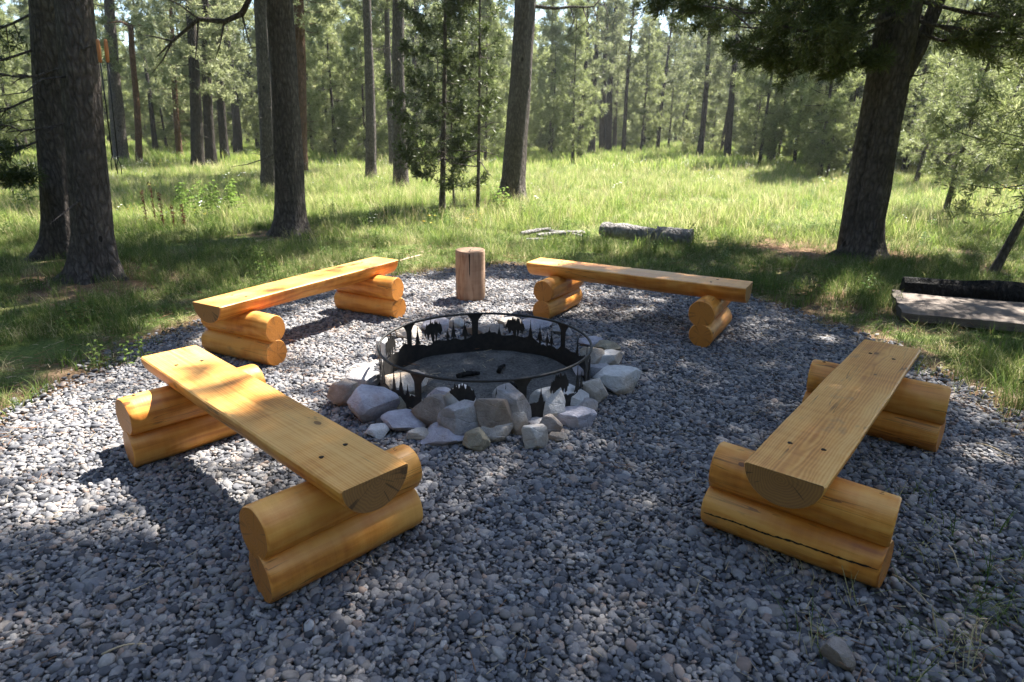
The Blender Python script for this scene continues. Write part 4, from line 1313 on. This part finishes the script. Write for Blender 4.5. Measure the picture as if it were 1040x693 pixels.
# far woods that read as one mass
FAR = []
for q in range(3):
    wood, C, D, ax = pine(860 + q, 11, 0.18, 0.6 + 1.2 * q, 2.4, 0.6, 5, 15, dead=0, trunk_seg=6)
    Vw, Fw = join(wood); Vn, Fn, rn_ = needles(C, D, 0.42, 0.035, 7, 0.9, 860 + q)
    FAR.append(mesh('far_pine_%d' % q, np.vstack([Vw, Vn]), np.vstack([Fw, Fn + len(Vw)]), [M['bark_far'], M['needles_far']], smooth=False,
                    attr={'rnd': ('FACE', np.concatenate([np.zeros(len(Fw)), rn_]))}, mi=np.concatenate([np.zeros(len(Fw)), np.ones(len(Fn))])))
n = 480
y = 68 + 55 * wr.random(n) ** 0.8; x = wr.uniform(-1.0, 1.0, n) * y
# unseen woods close behind the camera, added to cut low sky light
ra = wr.uniform(R(150), R(390), 420); rd = 6.5 + 42 * wr.random(420) ** 0.7
xb, yb = rd * np.cos(ra), rd * np.sin(ra)
kb = (yb < 0.9 * np.abs(xb) - 3.0) & (np.abs(xb) + np.maximum(-yb, 0) * 2 > 6.0) & ~((xb > 0) & (yb > -3) & (rd < 16))
x = np.concatenate([x, xb[kb]]); y = np.concatenate([y, yb[kb]]); n = len(x)
sc_ = wr.uniform(0.7, 1.25, n)
gn_scatter('far_forest', np.column_stack([x, y, np.zeros(n)]), np.stack([0 * x, 0 * x, wr.uniform(0, 6.28, n)], -1), np.repeat(sc_[:, None], 3, 1), wr.integers(0, 3, n), FAR,
           'far-off pine forest behind the woods, one pale green mass, plus unseen pines behind the camera', 'forest')

# ------------------------------------------------------------------ grass
def tuft(seed, n, h, spread, w, mat, bend=0.5, segs=3, stems=0, smat=None):
    r = np.random.default_rng(seed)
    V, F, q = [], [], []
    c = 0
    for b_ in range(n):
        a = r.uniform(0, 6.28); o = np.array([math.cos(a), math.sin(a), 0]) * spread * math.sqrt(r.random())
        a2 = r.uniform(0, 6.28); d = np.array([math.cos(a2), math.sin(a2), 0]); hh = h * r.uniform(0.45, 1.1); be = bend * r.uniform(0.3, 1.3)
        sd = np.array([-d[1], d[0], 0]); ww = w * r.uniform(0.6, 1.2); cv = r.random()
        for s_ in range(segs + 1):
            t_ = s_ / segs
            p_ = o + d * (be * hh * t_ ** 1.8) + np.array([0, 0, hh * (t_ - 0.25 * be * t_ ** 2)])
            tw = ww * (1 - t_) ** 0.6 * 0.5 + 0.0003
            V += [p_ + sd * tw, p_ - sd * tw]
        for s_ in range(segs):
            F.append([c + 2 * s_, c + 2 * s_ + 1, c + 2 * s_ + 3, c + 2 * s_ + 2]); q.append(np.clip(cv, 0, 1))
        c += 2 * (segs + 1)
    return mesh('tuft_%d' % seed, np.array(V), np.array(F), [mat], smooth=True, attr={'rnd': ('FACE', q)})


def flower(seed, h, n, mat, size):
    """a few stalks with flat flower heads"""
    r = np.random.default_rng(seed); V, F, mi = [], [], []; c = 0
    for b_ in range(n):
        o = np.array([r.normal(0, 0.08), r.normal(0, 0.08), 0]); tp = o + np.array([r.normal(0, 0.05), r.normal(0, 0.05), h * r.uniform(0.7, 1.1)])
        V += [o + [0.003, 0, 0], o - [0.003, 0, 0], tp - [0.002, 0, 0], tp + [0.002, 0, 0]]; F.append([c, c + 1, c + 2, c + 3]); mi.append(0); c += 4
        for k_ in range(5):
            q = tp + np.array([r.normal(0, size), r.normal(0, size), r.normal(0, size * 0.4)]); e = size * r.uniform(0.5, 1.0)
            V += [q + [e, 0, 0.3 * e], q + [0, e, 0], q + [-e, 0, 0.2 * e], q + [0, -e, 0]]; F.append([c, c + 1, c + 2, c + 3]); mi.append(1); c += 4
    return mesh('flower_%d' % seed, np.array(V), np.array(F), [M['grass'], mat], smooth=False, mi=mi, attr={'rnd': ('FACE', np.full(len(F), 0.4))})


gr = np.random.default_rng(9)


def scatter_grass(name, n, y0, y1, half, protos, weights, h_rng, label, dens):
    y = np.sqrt(gr.uniform(y0 ** 2, y1 ** 2, n)); x = gr.uniform(-1, 1, n) * (half * y + 0.8)
    P_ = np.stack([x, y], -1)
    k_ = gr.random(n) < dens(P_)
    P_ = P_[k_]; m_ = len(P_)
    sc = gr.uniform(h_rng[0], h_rng[1], m_)
    hv = np.clip(1 + 0.55 * vnoise(P_ * 0.7, 55) + 0.25 * vnoise(P_ * 2.9, 56), 0.35, 1.8)
    rot_ = np.stack([gr.normal(0, 0.12, m_), gr.normal(0, 0.12, m_), gr.uniform(0, 6.28, m_)], -1)
    scl_ = np.stack([sc, sc, sc * hv], -1)
    ix = gr.choice(len(protos), m_, p=np.array(weights) / sum(weights))
    return gn_scatter(name, np.column_stack([P_, gz(P_)]), rot_, scl_, ix, protos, label, 'grass')


TB = np.array([b8[:2], b1[:2], b1b[:2], b2[:2], at(800, 252)[:2]])


def trees_clear(P_, r=0.8):
    d = np.min(np.linalg.norm(P_[:, None, :] - TB[None], axis=2), axis=1)
    return np.clip((d - 0.15) / r, 0.3, 1)


def clear_bits(P_):
    o = np.ones(len(P_))
    q = P_ - fl[:2]; u, v = q @ d, q @ nrm_
    for x0_, y0_, x1_, y1_ in ((1.45, 9.5, 2.75, 10.35), (0.0, 9.7, 1.1, 10.5)):
        o[(P_[:, 0] > x0_) & (P_[:, 0] < x1_) & (P_[:, 1] > y0_) & (P_[:, 1] < y1_)] *= 0.25
    o[(u > -0.03) & (u < 2) & (v > -0.02) & (v < wd + 0.24)] = 0
    return o


near_p = [tuft(q, 20, 0.15, 0.08, 0.0048, M['grass_near'], 0.75) for q in range(5)] + [tuft(10 + q, 14, 0.14, 0.09, 0.0035, M['grass_dry'], 1.2) for q in range(2)]
mead_p = [tuft(20 + q, 24, 0.27, 0.13, 0.008, M['grass'], 0.8) for q in range(5)] + [tuft(30 + q, 16, 0.36, 0.13, 0.0055, M['grass_dry'], 0.7) for q in range(3)]
def leafy(seed, h, n, lf=0.15):
    r = np.random.default_rng(seed); V, F, q = [], [], []; c = 0
    for k_ in range(n):
        st_ = np.array([r.normal(0, 0.10), r.normal(0, 0.10), 0]); hh = h * r.uniform(0.6, 1.1)
        for l_ in range(9):
            o = st_ + [0, 0, hh * (l_ + 1) / 9]; a = l_ * 2.4 + r.normal(0, 0.3); ln = lf * (1.15 - l_ / 12); d_ = np.array([math.cos(a), math.sin(a), 0.35]); s_ = np.array([-d_[1], d_[0], 0]) * lf * 0.15
            pts = [o, o + d_ * ln * 0.5 + s_, o + d_ * ln - [0, 0, lf * 0.3], o + d_ * ln * 0.5 - s_]
            V += pts; F.append([c, c + 1, c + 2, c + 3]); q.append(r.random()); c += 4
        V += [st_ + [.004, 0, 0], st_ - [.004, 0, 0], st_ + [-.003, 0, hh], st_ + [.003, 0, hh]]; F.append([c, c + 1, c + 2, c + 3]); q.append(0.2); c += 4
    return np.array(V), np.array(F), q


def weed(seed, h, n):
    V, F, q = leafy(seed, h, n, 0.065)
    return mesh('weed_%d' % seed, V, F, [M['weed']], smooth=False, attr={'rnd': ('FACE', q)})


weeds = [weed(970 + q, 0.18 + 0.05 * q, 5 + q % 2) for q in range(4)]
seedy = [tuft(55 + q, 9, 0.55, 0.16, 0.0045, M['seed_stem'], 0.35) for q in range(2)]
far_p = [tuft(40 + q, 18, 0.42, 0.28, 0.026, M['grass'], 0.6) for q in range(4)] + [tuft(48 + q, 12, 0.42, 0.25, 0.02, M['grass_dry'], 0.55) for q in range(2)]
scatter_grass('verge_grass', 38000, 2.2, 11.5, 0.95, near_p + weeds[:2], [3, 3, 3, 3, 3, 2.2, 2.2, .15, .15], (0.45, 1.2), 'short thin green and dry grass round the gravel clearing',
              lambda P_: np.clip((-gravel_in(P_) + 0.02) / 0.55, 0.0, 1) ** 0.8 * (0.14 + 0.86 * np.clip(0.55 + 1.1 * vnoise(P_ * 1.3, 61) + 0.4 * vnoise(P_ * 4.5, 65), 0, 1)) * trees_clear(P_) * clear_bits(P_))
scatter_grass('meadow_grass', 34000, 8.4, 27, 0.92, mead_p + weeds + seedy, [3, 3, 3, 3, 3, 2.6, 2.6, 2.6, .35, .35, .35, .35, 1.0, 1.0], (0.4, 1.1), 'tall sunny meadow grass between the clearing and the woods',
              lambda P_: np.clip((P_[:, 1] - 8.6 + 0.8 * vnoise(P_ * 0.8, 62)) / 3.0, 0, 1) * (0.55 + 0.45 * np.clip(0.7 + 0.8 * vnoise(P_ * 0.9, 63), 0, 1)) * trees_clear(P_, 0.5) * clear_bits(P_))
scatter_grass('woodland_grass', 26000, 25, 72, 0.92, far_p, [3, 3, 3, 3, 1.4, 1.4], (0.6, 1.2), 'tall grass running from the meadow in under the far trees', lambda P_: np.ones(len(P_)) * 0.9)
fp = [flower(70, 0.42, 4, M['white_petal'], 0.011), flower(71, 0.45, 3, M['white_petal'], 0.013), flower(72, 0.40, 5, M['yellow_petal'], 0.011)]
scatter_grass('wildflowers', 1500, 9, 34, 0.9, fp, [3, 3, 2], (0.7, 1.1), 'scattered small white and yellow wildflowers in the meadow grass',
              lambda P_: np.clip(vnoise(P_ * 0.5, 64) + 0.35, 0, 1))
# scraps of grass growing through the gravel at the lower right
bl_ = [tuft(80 + q, 7, 0.12, 0.05, 0.003, M['grass_near'] if q < 2 else M['grass_dry'], 1.2) for q in range(4)]
n = 150
pp = at(985, 640)[:2] + gr.normal(0, 1, (n, 2)) * np.array([0.42, 0.5]); pp = pp[(pp[:, 0] > 0.95) & (pp[:, 1] > 1.45)]
n = len(pp)
gn_scatter('gravel_grass', np.column_stack([pp, np.full(n, 0.005)]), np.stack([gr.normal(0, .3, n), gr.normal(0, .3, n), gr.uniform(0, 6.28, n)], -1), np.repeat(gr.uniform(.6, 1.3, (n, 1)), 3, 1),
           gr.integers(0, 4, n), bl_, 'thin scraps of grass growing through the gravel at the bottom right', 'grass')

lb = []
for q in range(4):
    r = np.random.default_rng(990 + q); parts = []
    for e in range(6):
        a_ = r.uniform(0, 6.28); o_ = np.array([r.normal(0, 0.05), r.normal(0, 0.05), 0.004 * e]); l_ = r.uniform(0.015, 0.045)
        parts.append(tube([o_, o_ + [l_ * math.cos(a_), l_ * math.sin(a_), 0.004]], [0.0011, 0.0006], 4, cap=False))
    V, F = join(parts); lb.append(mesh('litter_%d' % q, V, F, [M['straw'] if q % 2 else M['dock_plain']], smooth=False))
n = 5200
P_ = np.column_stack([gr.uniform(-4.2, 4.2, n), gr.uniform(1.3, 9.5, n)])
g_ = gravel_in(P_); k_ = gr.random(n) < np.where(g_ > 0, 0.11 + 0.75 * np.exp(-np.maximum(g_, 0) / 0.3), 0.8)
P_ = P_[k_]; n = len(P_)
gn_scatter('pine_litter', np.column_stack([P_, np.where(gravel_in(P_) > 0, 0.022, 0.006) + gz(P_)]), np.stack([gr.normal(0, .15, n), gr.normal(0, .15, n), gr.uniform(0, 6.28, n)], -1), np.repeat(gr.uniform(.8, 2.0, (n, 1)), 3, 1),
           gr.integers(0, 4, n), lb, 'fallen dry pine needles and bits of straw strewn on the gravel and its edge', 'litter')

# leafy plants and rusty dock stalks in the grass at the left
for q, (px, py, h_, n_, lab) in enumerate([(192, 216, 0.55, 9, 'leafy bright green plant left of the straight dark pine, leftmost of three'),
                                          (215, 219, 0.6, 10, 'leafy bright green plant left of the straight dark pine, middle one of three'),
                                          (238, 216, 0.6, 10, 'leafy bright green plant nearest the straight dark pine on its left'),
                                          (505, 214, 0.5, 9, 'leafy plant at the foot of the leaning brown pine'),
                                          (30, 215, 0.6, 10, 'leafy green plant at the far left in front of the woods')]):
    V, F, qq = leafy(900 + q, h_, n_); b_ = at(px, py)
    tag(obj('leafy_plant', mesh('leafy_plant', V, F, [M['forb']], smooth=False, attr={'rnd': ('FACE', qq)}), None, (b_[0], b_[1], -0.02)), lab, 'plant', 'leafy plants in the grass')
for q, (px, py, h_, lab) in enumerate([(150, 234, 0.62, 'rusty red dry dock stalk farthest left of the row by the thick pine'), (159, 232, 0.75, 'tallest rusty red dry dock stalk in the row by the thick pine'),
                                      (167, 236, 0.6, 'rusty red dry dock stalk in the middle of the row'), (178, 237, 0.42, 'short rusty red dry dock stalk, second from the right of the row'),
                                      (188, 238, 0.45, 'rusty red dry dock stalk at the right end of the row')]):
    r = np.random.default_rng(950 + q); b_ = at(px, py)
    C = np.column_stack([r.normal(0, 0.014, 60), r.normal(0, 0.014, 60), h_ * r.uniform(0.25, 1.0, 60)])
    V, F, qq = needles(C, np.tile([0, 0, 1.0], (60, 1)), 0.022, 0.007, 6, 1.0, q)
    Vw, Fw = tube([(0, 0, -0.03), (0.01, 0, h_ * 0.5), (0.02, 0, h_)], [0.006, 0.005, 0.002], 5, cap=False)
    tag(obj('dock_stalk', mesh('dock_stalk', np.vstack([Vw, V]), np.vstack([Fw, F + len(Vw)]), [M['dock']], smooth=False, attr={'rnd': ('FACE', np.concatenate([np.full(len(Fw), .3), qq]))}), None, (b_[0], b_[1], 0)),
        lab, 'plant', 'rusty dock stalks by the thick pine')


# ------------------------------------------------------------------ haze volume added in place of lens veil
k = NT('veil_haze')
pv = k.n('VolumePrincipled')
pv.inputs['Color'].default_value = (0.95, 0.97, 1.0, 1)
pv.inputs['Density'].default_value = 0.0006
pv.inputs['Anisotropy'].default_value = 0.3
k.t.links.new(pv.outputs[0], k.out.inputs['Volume'])
hx0, hx1, hy0, hy1, hz0, hz1 = -420, 420, -80, 620, -1.5, 24
HV = [(x_, y_, z_) for x_ in (hx0, hx1) for y_ in (hy0, hy1) for z_ in (hz0, hz1)]
HF = [[0, 1, 3, 2], [4, 6, 7, 5], [0, 4, 5, 1], [2, 3, 7, 6], [0, 2, 6, 4], [1, 5, 7, 3]]
tag(obj('haze', mesh('haze', HV, HF, [k.m], smooth=False)), 'thin pale haze volume added to lift far dark tones like lens veil', 'haze', kind='stuff')
scene.cycles.volume_bounces = 0
